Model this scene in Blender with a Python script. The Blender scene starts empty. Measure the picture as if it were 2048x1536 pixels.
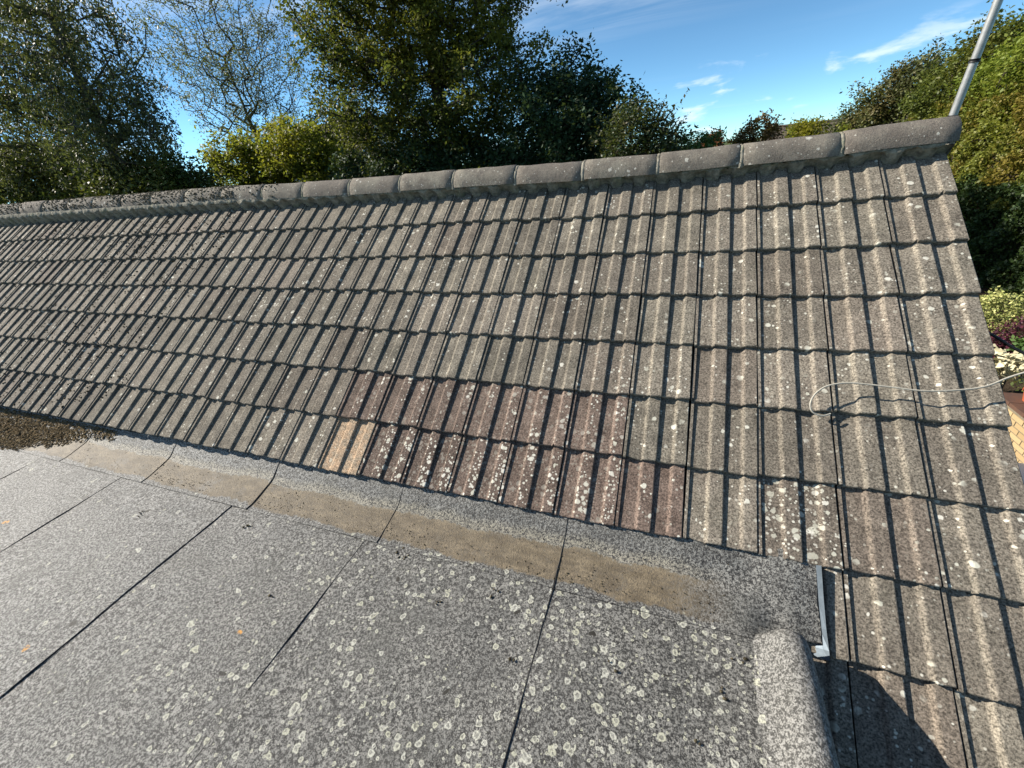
import bpy, math, random
import numpy as np
from mathutils import Vector, Matrix

# ------------------------------------------------------------------ camera, sky, sun, exposure
SC = bpy.context.scene
COL = SC.collection
TH = math.radians(38.0)
CT, ST = math.cos(TH), math.sin(TH)

cam_d = bpy.data.cameras.new('camera')
cam = bpy.data.objects.new('camera', cam_d)
COL.objects.link(cam)
cam_d.sensor_width = 36.0
cam_d.lens = 14.51
cam_d.clip_start = 0.02
cam_d.clip_end = 3000
R = [[0.93877907, 0.33261147, -0.08979685], [0.08417896, -0.47419363, -0.87638707], [-0.33407749, 0.81517483, -0.47316194]]
m = Matrix.Identity(4)
for k in range(3):
    m[k][0] = R[0][k]; m[k][1] = -R[1][k]; m[k][2] = -R[2][k]
m[0][3], m[1][3], m[2][3] = -1.358, -3.247, 0.138
cam.matrix_world = m
SC.camera = cam

SUN_DIR = Vector((1.85, .127, -1.17)).normalized()      # the way the light travels
sun_d = bpy.data.lights.new('sun', 'SUN')
sun_d.energy = 5.0
sun_d.angle = math.radians(0.5)
sun_d.color = (1.0, 0.92, 0.80)
sun = bpy.data.objects.new('sun', sun_d)
COL.objects.link(sun)
sun.rotation_euler = SUN_DIR.to_track_quat('-Z', 'Y').to_euler()
sun.location = (-20, 0, 20)

world = bpy.data.worlds.new('World')
SC.world = world
world.use_nodes = True
wt = world.node_tree
wt.nodes.clear()
W = lambda t: wt.nodes.new(t)
sky = W('ShaderNodeTexSky')
sky.sky_type = 'NISHITA'
sky.sun_disc = False
sky.sun_elevation = math.asin(-SUN_DIR.z)
sky.sun_rotation = math.atan2(-SUN_DIR.x, -SUN_DIR.y)
sky.air_density = 0.5
sky.dust_density = 0.0
sky.ozone_density = 3.0
bg = W('ShaderNodeBackground'); bg.inputs[1].default_value = 0.088
wo = W('ShaderNodeOutputWorld')
# thin cirrus and low cumulus, worked out on the sky dome (direction projected on a cloud layer)
tc = W('ShaderNodeTexCoord')
sep = W('ShaderNodeSeparateXYZ'); wt.links.new(tc.outputs['Generated'], sep.inputs[0])
def wmath(op, a, b=None, clamp=False):
    n = W('ShaderNodeMath'); n.operation = op; n.use_clamp = clamp
    for i, v in enumerate((a, b)):
        if v is None: continue
        if isinstance(v, (int, float)): n.inputs[i].default_value = v
        else: wt.links.new(v, n.inputs[i])
    return n.outputs[0]
zc = wmath('ADD', wmath('MAXIMUM', sep.outputs[2], 0.0), 0.06)
cmb = W('ShaderNodeCombineXYZ')
wt.links.new(wmath('DIVIDE', sep.outputs[0], zc), cmb.inputs[0])
wt.links.new(wmath('DIVIDE', sep.outputs[1], zc), cmb.inputs[1])
def wnoise(scale, detail, rough, dist, sc3, off=(0, 0, 0), rot=0.0):
    mp = W('ShaderNodeMapping'); wt.links.new(cmb.outputs[0], mp.inputs[0])
    mp.inputs['Scale'].default_value = sc3; mp.inputs['Location'].default_value = off; mp.inputs['Rotation'].default_value = (0, 0, rot)
    n = W('ShaderNodeTexNoise'); n.inputs['Scale'].default_value = scale; n.inputs['Detail'].default_value = detail
    n.inputs['Roughness'].default_value = rough; n.inputs['Distortion'].default_value = dist
    wt.links.new(mp.outputs[0], n.inputs['Vector'])
    return n.outputs['Fac']
def wramp(v, a, b):
    n = W('ShaderNodeMapRange'); n.interpolation_type = 'SMOOTHSTEP'; n.inputs[1].default_value = a; n.inputs[2].default_value = b
    wt.links.new(v, n.inputs[0]); return n.outputs[0]
up_ = wramp(sep.outputs[2], 0.0, 0.02)
veil = wramp(wnoise(0.16, 3, 0.5, 0.3, (1, 1, 1), (-3.45, 3.83, 0)), 0.46, 0.62)
rip = wramp(wnoise(1.5, 6, 0.62, 0.5, (0.45, 1.9, 1), (0.8, 2.1, 0), 0.35), 0.30, 0.75)
cirrus = wmath('MULTIPLY', wmath('MULTIPLY', veil, rip), wmath('MULTIPLY', wramp(sep.outputs[2], 0.12, 0.30), 0.8))
thin = wmath('MULTIPLY', wramp(wnoise(0.5, 6, 0.6, 0.4, (0.3, 1.6, 1), (3.1, 0.4, 0), 0.3), 0.55, 0.85), 0.10)
cm2 = W('ShaderNodeMapping'); wt.links.new(tc.outputs['Generated'], cm2.inputs[0]); cm2.inputs['Scale'].default_value = (7.0, 7.0, 26.0); cm2.inputs['Location'].default_value = (1.3, 0.0, 0.4)
cn = W('ShaderNodeTexNoise'); cn.inputs['Scale'].default_value = 1.0; cn.inputs['Detail'].default_value = 6; cn.inputs['Roughness'].default_value = 0.55; cn.inputs['Distortion'].default_value = 0.25
wt.links.new(cm2.outputs[0], cn.inputs['Vector'])
low = wmath('MULTIPLY', wmath('MULTIPLY', wramp(cn.outputs['Fac'], 0.57, 0.70), 0.6), wmath('MULTIPLY', wramp(sep.outputs[2], 0.15, 0.09), up_))
cl = wmath('MAXIMUM', wmath('MAXIMUM', wmath('MULTIPLY', cirrus, up_), wmath('MULTIPLY', thin, up_)), low, True)
mixc = W('ShaderNodeMixRGB'); tint = W('ShaderNodeMixRGB'); tint.blend_type = 'MULTIPLY'; tint.inputs[0].default_value = 1.0
wt.links.new(sky.outputs[0], tint.inputs[1]); tint.inputs[2].default_value = (0.82, 1.09, 1.04, 1)
wt.links.new(cl, mixc.inputs[0]); wt.links.new(tint.outputs[0], mixc.inputs[1])
mixc.inputs[2].default_value = (6.8, 7.3, 7.8, 1)
wt.links.new(mixc.outputs[0], bg.inputs[0])
wt.links.new(bg.outputs[0], wo.inputs[0])

SC.view_settings.view_transform = 'Standard'
SC.view_settings.look = 'None'
SC.view_settings.gamma = 1.0
SC.view_settings.use_curve_mapping = False
SC.view_settings.exposure = 1.0
SC.cycles.max_bounces = 4
SC.cycles.diffuse_bounces = 1
SC.cycles.glossy_bounces = 2
SC.cycles.transmission_bounces = 3
SC.cycles.caustics_reflective = False
SC.cycles.caustics_refractive = False

# ------------------------------------------------------------------ helpers
rng = np.random.default_rng(11)
random.seed(4)
GZ = -4.3                                               # ground level

def rp(u, v, w=0.0):
    """roof coordinates (along ridge, down the slope, out of the slope) to the world"""
    return Vector((u, -v * CT - w * ST, -v * ST + w * CT))

KN = [0, -0.3, -0.6, -1.2, -2.1, -3.0, -4.2, -5.4, -9.0, -18.0]
KW = [.027, .021, .007, -.009, -.007, .005, .021, .050, .082, .10]
def wf(u):                                              # the old roof sags and rides up
    return float(np.interp(-u, [-k for k in KN], KW))
VJ = [0.03, .357, .671, .980, 1.300, 1.624, 1.960, 2.298, 2.617, 2.945, 3.27, 3.60]

def prop(o, label=None, cat=None, group=None, kind=None):
    if label: o['label'] = label
    if cat: o['category'] = cat
    if group: o['group'] = group
    if kind: o['kind'] = kind
    return o

def link(o, parent=None):
    COL.objects.link(o)
    if parent is not None:
        o.parent = parent
        o.matrix_parent_inverse = world_of(parent).inverted()
    return o
def world_of(o):
    mm = o.matrix_basis.copy()
    if o.parent is not None:
        mm = world_of(o.parent) @ o.matrix_parent_inverse @ mm
    return mm

def empty(name, loc, label, cat, group=None):
    o = bpy.data.objects.new(name, None)
    o.location = loc
    o.empty_display_size = 0.2
    COL.objects.link(o)
    return prop(o, label, cat, group)

def meshobj(name, verts, faces, mat, parent=None, smooth=False):
    me = bpy.data.meshes.new(name)
    me.from_pydata([tuple(v) for v in verts], [], faces)
    me.update()
    if smooth:
        me.polygons.foreach_set('use_smooth', [True] * len(me.polygons))
    if mat: me.materials.append(mat)
    return link(bpy.data.objects.new(name, me), parent)

def npmesh(name, V, F):
    """fast mesh from arrays; F is (n, 3 or 4)"""
    me = bpy.data.meshes.new(name)
    n, k = F.shape
    me.vertices.add(len(V)); me.loops.add(n * k); me.polygons.add(n)
    me.vertices.foreach_set('co', np.ascontiguousarray(V, dtype=np.float32).ravel())
    me.loops.foreach_set('vertex_index', np.ascontiguousarray(F, dtype=np.int32).ravel())
    me.polygons.foreach_set('loop_start', np.arange(0, n * k, k, dtype=np.int32))
    me.polygons.foreach_set('loop_total', np.full(n, k, dtype=np.int32))
    me.update(calc_edges=True)
    return me

class Geo:
    def __init__(s): s.v = []; s.f = []
    def add(s, vs, fs):
        b = len(s.v); s.v += [tuple(v) for v in vs]; s.f += [tuple(b + i for i in f) for f in fs]
    def box(s, x0, x1, y0, y1, z0, z1):
        s.add([(x0,y0,z0),(x1,y0,z0),(x1,y1,z0),(x0,y1,z0),(x0,y0,z1),(x1,y0,z1),(x1,y1,z1),(x0,y1,z1)],
              [(3,2,1,0),(4,5,6,7),(0,1,5,4),(1,2,6,5),(2,3,7,6),(3,0,4,7)])
    def tube(s, pts, rad, n=8, cap=True):
        pts = [Vector(p) for p in pts]
        b = len(s.v); ref = None
        for i, p in enumerate(pts):
            d = (pts[min(i+1, len(pts)-1)] - pts[max(i-1, 0)])
            d.normalize()
            if ref is None:
                ref = Vector((0, 0, 1)) if abs(d.z) < .9 else Vector((1, 0, 0))
            x = d.cross(ref); x.normalize(); y = d.cross(x); ref = x.cross(d)
            r = rad[i] if hasattr(rad, '__len__') else rad
            for k in range(n):
                a = 2 * math.pi * k / n
                s.v.append(tuple(p + x * (r * math.cos(a)) + y * (r * math.sin(a))))
        for i in range(len(pts) - 1):
            for k in range(n):
                s.f.append((b+i*n+k, b+i*n+(k+1) % n, b+(i+1)*n+(k+1) % n, b+(i+1)*n+k))
        if cap:
            s.f.append(tuple(b+k for k in range(n))); s.f.append(tuple(b+(len(pts)-1)*n+k for k in reversed(range(n))))
    def obj(s, name, mat, parent=None, smooth=False):
        return meshobj(name, s.v, s.f, mat, parent, smooth)

def smooth_noise(x, y, s=0):
    return (math.sin(x * 1.7 + s * 3.1 + 1.3 * math.sin(y * 1.1 + s)) + math.sin(y * 2.3 - s * 1.7 + 1.7 * math.sin(x * .9 + s * 2)) + .6 * math.sin((x + y) * 3.7 + s * 5)) / 2.6

# ------------------------------------------------------------------ materials
class NT:
    def __init__(s, name):
        s.m = bpy.data.materials.new(name); s.m.use_nodes = True
        s.t = s.m.node_tree; s.t.nodes.clear()
        s.out = s.n('ShaderNodeOutputMaterial')
    def n(s, t): return s.t.nodes.new(t)
    def L(s, a, b): s.t.links.new(a, b)
    def put(s, sock, v):
        if v is None: return
        if hasattr(v, 'is_output'): s.L(v, sock)
        elif isinstance(v, tuple) and len(v) == 3 and sock.type == 'RGBA': sock.default_value = (*v, 1)
        else: sock.default_value = v
    def math(s, op, a, b=None, c=None, clamp=False):
        n = s.n('ShaderNodeMath'); n.operation = op; n.use_clamp = clamp
        for i, v in enumerate((a, b, c)): s.put(n.inputs[i], v)
        return n.outputs[0]
    def vmath(s, op, a, b=None, scale=None):
        n = s.n('ShaderNodeVectorMath'); n.operation = op
        s.put(n.inputs[0], a); s.put(n.inputs[1], b)
        if scale is not None: s.put(n.inputs['Scale'], scale)
        return n.outputs[0] if op not in ('LENGTH', 'DOT_PRODUCT', 'DISTANCE') else n.outputs['Value']
    def mix(s, f, a, b, mode='MIX'):
        n = s.n('ShaderNodeMixRGB'); n.blend_type = mode
        s.put(n.inputs[0], f); s.put(n.inputs[1], a); s.put(n.inputs[2], b)
        return n.outputs[0]
    def ramp(s, v, a, b, lo=0.0, hi=1.0, smooth=True):
        n = s.n('ShaderNodeMapRange'); n.interpolation_type = 'SMOOTHSTEP' if smooth else 'LINEAR'
        s.put(n.inputs[0], v); s.put(n.inputs[1], a); s.put(n.inputs[2], b); s.put(n.inputs[3], lo); s.put(n.inputs[4], hi)
        return n.outputs[0]
    def noise(s, vec, scale, detail=2.0, rough=.5, dist=0.0, col=False):
        n = s.n('ShaderNodeTexNoise'); s.put(n.inputs['Vector'], vec)
        n.inputs['Scale'].default_value = scale; n.inputs['Detail'].default_value = detail
        n.inputs['Roughness'].default_value = rough; n.inputs['Distortion'].default_value = dist
        return n.outputs['Color'] if col else n.outputs['Fac']
    def voro(s, vec, scale, dims='3D'):
        n = s.n('ShaderNodeTexVoronoi'); n.voronoi_dimensions = dims
        s.put(n.inputs['Vector'], vec); n.inputs['Scale'].default_value = scale
        return n.outputs['Distance'], n.outputs['Color']
    def sepc(s, c):
        n = s.n('ShaderNodeSeparateColor'); s.L(c, n.inputs[0]); return n.outputs
    def sepx(s, c):
        n = s.n('ShaderNodeSeparateXYZ'); s.L(c, n.inputs[0]); return n.outputs
    def comb(s, x, y, z):
        n = s.n('ShaderNodeCombineXYZ')
        for i, v in enumerate((x, y, z)): s.put(n.inputs[i], v)
        return n.outputs[0]
    def coord(s, k='Object'): return s.n('ShaderNodeTexCoord').outputs[k]
    def pos(s): return s.n('ShaderNodeNewGeometry').outputs['Position']
    def bump(s, h, strength, dist, normal=None):
        n = s.n('ShaderNodeBump'); n.inputs['Strength'].default_value = strength; n.inputs['Distance'].default_value = dist
        s.L(h, n.inputs['Height'])
        if normal is not None: s.L(normal, n.inputs['Normal'])
        return n.outputs[0]
    def bsdf(s, col, rough=.9, normal=None, spec=.3, metal=0.0):
        n = s.n('ShaderNodeBsdfPrincipled')
        s.put(n.inputs['Base Color'], col); s.put(n.inputs['Roughness'], rough); s.put(n.inputs['Metallic'], metal)
        n.inputs['Specular IOR Level'].default_value = spec
        if normal is not None: s.L(normal, n.inputs['Normal'])
        s.L(n.outputs[0], s.out.inputs[0]); return n
    def spots(s, vec, scale, prob, rmin=.12, rmax=.42, ring=False, wob=.25, dims='3D'):
        """round lichen patches: each Voronoi cell may hold one disc (or ring) of its own size"""
        w = s.noise(vec, scale * 1.6, 2, .6, 0, True)
        v2 = s.vmath('ADD', vec, s.vmath('SCALE', s.vmath('SUBTRACT', w, (.5, .5, .5)), None, wob / scale))
        d, c = s.voro(v2, scale, dims)
        r, g, b = s.sepc(c)[:3]
        rad = s.ramp(g, 0.0, 1.0, rmin, rmax, False)
        has = s.math('LESS_THAN', r, prob)
        disc = s.ramp(d, rad, s.math('MULTIPLY', rad, .72))
        if ring:
            inner = s.ramp(d, s.math('MULTIPLY', rad, .30), s.math('MULTIPLY', rad, .62), .35, 1.0)
            disc = s.math('MULTIPLY', disc, inner)
        return s.math('MULTIPLY', disc, has), b

def mat_tile():
    """weathered concrete roof tile; object colour: red = lichen, green = brown slip left, blue = ochre"""
    s = NT('weathered_concrete_tile')
    oi = s.n('ShaderNodeObjectInfo')
    rnd = oi.outputs['Random']
    lich, brown, ochre = s.sepc(oi.outputs['Color'])[:3]
    oc = s.coord()
    off = s.math('MULTIPLY', rnd, 37.0)
    p = s.vmath('ADD', oc, s.comb(off, off, 0.0))
    x, y, z = s.sepx(oc)[:3]
    grain = s.noise(p, 120, 3, .8)
    mott = s.noise(p, 11, 4, .6)
    streak = s.noise(s.vmath('MULTIPLY', p, (55.0, 5.0, 1.0)), 1, 3, .6)
    base = s.mix(s.ramp(mott, .3, .72), (.112, .100, .081), (.198, .176, .140))
    base = s.mix(s.ramp(rnd, 0, 1, 0, .45), base, (.165, .139, .115))
    base = s.mix(s.math('MULTIPLY', s.ramp(streak, .45, .75), .35), base, (.22, .20, .160))
    # algae-dark upper part, cleaner rolls
    base = s.mix(s.math('MULTIPLY', s.ramp(s.noise(p, 5, 3, .6), .48, .72), .45), base, (.096, .088, .068))
    br = s.mix(s.ramp(mott, .3, .7), (.088, .063, .051), (.138, .101, .083))
    base = s.mix(s.math('MULTIPLY', brown, .92), base, br)
    och = s.mix(s.ramp(s.noise(p, 22, 3, .6), .35, .65), (.34, .238, .155), (.25, .20, .145))
    base = s.mix(ochre, base, och)
    # worn arris with sun brightness painted in, on the sunward slope of each roll
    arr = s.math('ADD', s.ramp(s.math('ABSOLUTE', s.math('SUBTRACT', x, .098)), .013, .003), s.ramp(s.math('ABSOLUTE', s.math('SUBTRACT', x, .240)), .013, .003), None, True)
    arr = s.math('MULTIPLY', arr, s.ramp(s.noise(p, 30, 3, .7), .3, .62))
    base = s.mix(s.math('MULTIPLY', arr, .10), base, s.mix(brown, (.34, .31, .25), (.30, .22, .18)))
    sp = s.math('MULTIPLY', s.ramp(grain, .36, .66, .30, 1.75, False), s.ramp(s.math('FRACT', s.math('MULTIPLY', rnd, 7.77)), 0, 1, .80, 1.16, False))
    spk = s.n('ShaderNodeVectorMath'); spk.operation = 'SCALE'; s.L(base, spk.inputs[0]); s.L(sp, spk.inputs['Scale'])
    base = spk.outputs[0]
    # lichen
    pl = s.comb(s.sepx(p)[0], s.sepx(p)[1], off)
    a, ab = s.spots(pl, 30, s.math('MULTIPLY', lich, 1.25), .12, .50, False, .5)
    b2, bb = s.spots(s.vmath('ADD', pl, (3.3, 1.7, 0.0)), 62, s.math('MULTIPLY', s.math('ADD', lich, .06), .95), .14, .46)
    patch = s.ramp(s.noise(p, 8, 3, .6), .40, .60)
    roll = s.math('ADD', s.math('MULTIPLY', s.math('GREATER_THAN', s.math('ADD', z, s.math('MULTIPLY', y, .050)), -.007), .75), .25)
    hv = s.math('MULTIPLY', s.math('MAXIMUM', a, b2), s.math('MAXIMUM', patch, s.ramp(lich, .3, .9, .10, .95)))
    hv = s.math('MULTIPLY', hv, s.math('MAXIMUM', roll, s.math('SUBTRACT', 1.0, brown)))
    big, _ = s.spots(s.vmath('ADD', pl, (7.1, 4.7, 0.0)), 9.0, s.math('MULTIPLY', lich, .16), .10, .26, False, .7)
    bigm = s.math('MULTIPLY', big, s.ramp(s.noise(p, 60, 3, .7), .40, .56))
    hv = s.math('MAXIMUM', hv, bigm, None, True)
    col = s.mix(s.math('MULTIPLY', hv, .92), base, s.mix(ab, (.60, .58, .51), (.47, .46, .38)))
    h = s.noise(p, 95, 3, .8)
    s.bsdf(col, .93, s.bump(h, .75, .0025), .22)
    return s.m

def mat_felt(kerb=False):
    s = NT('kerb_felt' if kerb else 'mineral_felt')
    p = s.pos()
    x, y, z = s.sepx(p)[:3]
    g1 = s.noise(p, 190, 2, .8)
    g2 = s.noise(p, 85, 2, .6)
    gr = s.math('ADD', s.math('MULTIPLY', g1, .55), s.math('MULTIPLY', g2, .45))
    tone = s.ramp(gr, .45, .58, 0, 1, False)
    big = s.noise(p, 1.7, 4, .6)
    med = s.noise(p, 7, 4, .65)
    dk = s.mix(s.ramp(big, .35, .65), (.014, .014, .014), (.030, .029, .028))
    lt = s.mix(s.ramp(med, .3, .7), (.17, .17, .16), (.28, .275, .255))
    base = s.mix(tone, dk, lt)
    if kerb: base = s.mix(tone, (.045, .044, .041), (.27, .265, .25))
    # glancing sun sheen painted in, paler to the left; greener towards the kerb
    base = s.mix(s.math('MULTIPLY', s.ramp(s.math('ADD', x, s.math('MULTIPLY', s.math('SUBTRACT', med, .5), 1.2)), -1.9, -4.6), .50), base, s.mix(tone, (.022, .022, .022), (.40, .40, .39)))
    base = s.mix(s.math('MULTIPLY', s.ramp(s.noise(p, 3.1, 4, .65), .50, .74), .38), base, (.075, .075, .066))
    # lichen: rings on the flat
    xy = s.comb(x, y, 0.0)
    dens = s.math('MULTIPLY', s.ramp(x, -3.7, -1.7, .05, .50), s.ramp(s.noise(xy, 2.2, 3, .6), .36, .56, .25, 1.0))
    flat = s.ramp(y, -2.04, -2.16)
    dens = s.math('MULTIPLY', dens, s.math('MULTIPLY', flat, s.math('LESS_THAN', x, -.93)))
    r1, c1 = s.spots(xy, 27, dens, .10, .42, True, .6, '2D')
    r2, c2 = s.spots(s.vmath('ADD', xy, (5.2, 3.9, 0.0)), 52, s.math('MULTIPLY', dens, .55), .12, .38, True, .4, '2D')
    r3, c3 = s.spots(s.vmath('ADD', xy, (1.2, 8.9, 0.0)), 15, s.math('MULTIPLY', dens, .20), .08, .30, True, .9, '2D')
    li = s.math('MAXIMUM', s.math('MAXIMUM', r1, r2), r3)
    li = s.math('MULTIPLY', li, s.ramp(g1, .30, .48, .45, 1.0))
    base = s.mix(s.math('MULTIPLY', li, .9), base, s.mix(c1, (.50, .50, .44), (.44, .44, .34)))
    o1, _ = s.spots(s.vmath('ADD', xy, (2.7, .4, 0.0)), 3.2, .16, .03, .075, False, .5, '2D')
    base = s.mix(s.math('MULTIPLY', s.math('MULTIPLY', o1, flat), s.ramp(g2, .42, .58)), base, (.50, .24, .035))
    k1, _ = s.spots(s.vmath('ADD', xy, (9.7, 2.4, 0.0)), 6.5, .12, .04, .09, False, .6, '2D')
    base = s.mix(s.math('MULTIPLY', k1, flat), base, (.018, .016, .012))
    # silt washed off the tiles, lying on the fillet
    wob = s.math('ADD', s.math('MULTIPLY', s.math('SUBTRACT', s.noise(s.comb(x, 0.0, 0.0), 3.3, 4, .6), .5), .12), s.math('MULTIPLY', s.math('SUBTRACT', s.noise(p, 38, 4, .75), .5), .055))
    yy = s.math('ADD', y, wob)
    band = s.math('MULTIPLY', s.ramp(yy, -1.905, -1.915), s.ramp(yy, -2.080, -2.066))
    band = s.math('MULTIPLY', band, s.math('MULTIPLY', s.ramp(x, -.96, -1.30), s.ramp(s.noise(p, 6, 4, .7), .22, .48, .45, 1.0)))
    silt = s.mix(s.ramp(s.noise(s.vmath('MULTIPLY', p, (1.0, 2.5, 1.0)), 9, 5, .7), .35, .65), (.105, .080, .047), (.215, .170, .108))
    silt = s.mix(s.math('MULTIPLY', s.ramp(gr, .42, .60), .75), silt, (.060, .044, .026))
    base = s.mix(s.math('MULTIPLY', band, .92), base, silt)
    bs, _ = s.spots(s.vmath('ADD', xy, (4.4, 6.1, 0.0)), 11, .25, .03, .10, False, .7, '2D')
    base = s.mix(s.math('MULTIPLY', s.math('MULTIPLY', bs, band), .8), base, (.05, .038, .022))
    edge = s.math('MULTIPLY', s.math('MULTIPLY', s.ramp(yy, -1.845, -1.885), s.ramp(yy, -1.93, -1.89)), s.ramp(x, -.96, -1.30))
    base = s.mix(s.math('MULTIPLY', s.math('MULTIPLY', edge, s.ramp(gr, .44, .56)), .6), base, (.30, .27, .195))
    tide = s.math('MULTIPLY', s.ramp(s.math('ABSOLUTE', s.math('ADD', yy, 1.96)), .012, .003), s.ramp(s.noise(p, 5, 3, .6), .42, .6))
    base = s.mix(s.math('MULTIPLY', s.math('MULTIPLY', tide, band), .5), base, (.11, .085, .05))
    s.bsdf(base, .66, s.bump(s.noise(p, 130, 3, .8), 1.0, .005), .42)
    return s.m

def mat_plain(name, col, col2=None, scale=20, rough=.85, spec=.3, bump=.3, bdist=.004, metal=0.0, detail=4):
    s = NT(name)
    p = s.coord()
    if col2 is None: col2 = tuple(c * .7 for c in col)
    n = s.noise(p, scale, detail, .65)
    s.bsdf(s.mix(s.ramp(n, .3, .7), col, col2), rough, s.bump(s.noise(p, scale * 3, 3, .6), bump, bdist), spec, metal)
    return s.m

def mat_leaf(name, dark, light, tint=None, tint_amt=.0, tint_scale=.6, trans=.35, tint_lo=.48, tint_hi=.62):
    s = NT(name)
    dark = tuple(a * 1.4 for a in dark); light = tuple(a * 1.5 for a in light)
    g = s.n('ShaderNodeNewGeometry')
    r = g.outputs['Random Per Island']
    p = s.coord()
    c = s.mix(s.ramp(r, 0, 1, 0, 1, False), dark, light)
    c = s.mix(s.math('MULTIPLY', s.ramp(s.noise(p, .9, 3, .6), .35, .7), .5), c, tuple(a * .5 for a in dark))
    if tint:
        r2 = s.math('FRACT', s.math('MULTIPLY', r, 17.31))
        f = s.math('ADD', s.noise(p, tint_scale, 2, .5), s.math('MULTIPLY', s.math('SUBTRACT', r2, .5), .22))
        c = s.mix(s.math('MULTIPLY', s.ramp(f, tint_lo, tint_hi), tint_amt), c, tint)
    d = s.n('ShaderNodeBsdfPrincipled'); s.L(c, d.inputs['Base Color']); d.inputs['Roughness'].default_value = .55
    d.inputs['Specular IOR Level'].default_value = .35
    t = s.n('ShaderNodeBsdfTranslucent'); s.L(s.mix(.35, c, (.20, .24, .02)), t.inputs[0])
    mx = s.n('ShaderNodeMixShader'); mx.inputs[0].default_value = trans
    s.L(d.outputs[0], mx.inputs[1]); s.L(t.outputs[0], mx.inputs[2]); s.L(mx.outputs[0], s.out.inputs[0])
    return s.m

M_TILE = mat_tile()
M_FELT = mat_felt()
def mat_ridge():
    s = NT('weathered_ridge_concrete')
    oi = s.n('ShaderNodeObjectInfo'); rnd = oi.outputs['Random']
    off = s.math('MULTIPLY', rnd, 29.0)
    p = s.vmath('ADD', s.coord(), s.comb(off, 0.0, off))
    mott = s.noise(p, 9, 5, .65); grain = s.noise(p, 190, 3, .75)
    base = s.mix(s.ramp(mott, .3, .7), (.125, .112, .095), (.215, .195, .160))
    base = s.mix(s.math('MULTIPLY', rnd, .5), base, (.15, .126, .11))
    base = s.mix(s.math('MULTIPLY', s.ramp(s.noise(p, 4, 4, .7), .5, .68), .5), base, (.25, .235, .19))
    n = s.n('ShaderNodeVectorMath'); n.operation = 'SCALE'; s.L(base, n.inputs[0]); s.L(s.ramp(grain, .3, .72, .55, 1.5, False), n.inputs['Scale'])
    a, ab = s.spots(p, 24, .16, .08, .42, False, .6); b, bb = s.spots(s.vmath('ADD', p, (4.0, 2.0, 1.0)), 60, .22, .1, .36)
    li = s.math('MAXIMUM', a, b)
    col = s.mix(s.math('MULTIPLY', li, .85), n.outputs[0], (.46, .45, .40))
    s.bsdf(col, .93, s.bump(s.math('ADD', grain, s.math('MULTIPLY', s.noise(p, 45, 4, .65), 1.2)), 1.0, .005), .2)
    return s.m
M_RIDGE = mat_ridge()
def mat_mortar():
    s = NT('lime_mortar')
    p = s.pos()
    n1 = s.noise(p, 28, 5, .7); n2 = s.noise(p, 140, 3, .7)
    c = s.mix(s.ramp(n1, .32, .68), (.15, .14, .11), (.35, .325, .265))
    c = s.mix(s.math('MULTIPLY', s.ramp(s.noise(p, 10, 3, .6), .52, .7), .55), c, (.20, .21, .135))
    c = s.mix(s.math('MULTIPLY', s.ramp(n2, .55, .75), .5), c, (.06, .06, .05))
    s.bsdf(c, .95, s.bump(s.math('ADD', n1, s.math('MULTIPLY', n2, .5)), 1.0, .012), .15)
    return s.m
M_MORTAR = mat_mortar()
M_DECK = mat_plain('dark_underlay', (.02, .02, .02))
M_BITU = mat_plain('black_bitumen', (.010, .010, .011), (.022, .022, .022), 60, .6, .4)
M_LEAD = mat_plain('zinc_flashing', (.16, .195, .23), (.10, .125, .15), 14, .55, .5, .2, .002, .75)
M_STEEL = mat_plain('galvanised_mast', (.40, .405, .40), (.30, .305, .305), 30, .48, .5, .1, .001, .55)
M_BLACK = mat_plain('black_rubber', (.012, .012, .013), None, 30, .5)
M_CABLE = mat_plain('grey_cable_sheath', (.38, .36, .30), (.31, .29, .25), 60, .6)
M_MOSS = mat_plain('dark_moss', (.115, .098, .064), (.045, .038, .025), 45, 1.0, .05, 1.0, .01)
M_MOSSG = mat_plain('dry_moss_crust', (.19, .17, .125), (.08, .07, .048), 60, 1.0, .05, 1.0, .01)
M_DEBRIS = mat_plain('brown_moss_litter', (.25, .185, .105), (.10, .075, .043), 35, 1.0, .05, 1.0, .01)
M_BARK = mat_plain('grey_brown_bark', (.075, .062, .048), (.030, .025, .020), 14, .95, .1, .8, .02)
M_BARKL = mat_plain('pale_ash_bark', (.115, .105, .085), (.06, .055, .045), 14, .95, .1, .6, .02)
M_TWIG = mat_plain('fine_twig_bark', (.055, .045, .035), None, 10, .95, .1, .3)
M_WHITE = mat_plain('white_render', (.72, .71, .67), (.60, .59, .56), 3, .9)
M_UPVC = mat_plain('white_plastic', (.78, .78, .77), (.72, .72, .71), 5, .4)
M_GLASS = mat_plain('dark_window_glass', (.03, .035, .04), None, 4, .12, .6, 0.0)
M_TERRA = mat_plain('terracotta', (.42, .095, .035), (.33, .08, .035), 16, .8)
M_SOIL = mat_plain('garden_soil', (.035, .026, .018), (.06, .045, .03), 9, 1.0, .05, 1.0, .03)
M_COPING = mat_plain('brown_coping_tile', (.115, .060, .040), (.085, .05, .038), 12, .7)

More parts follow.
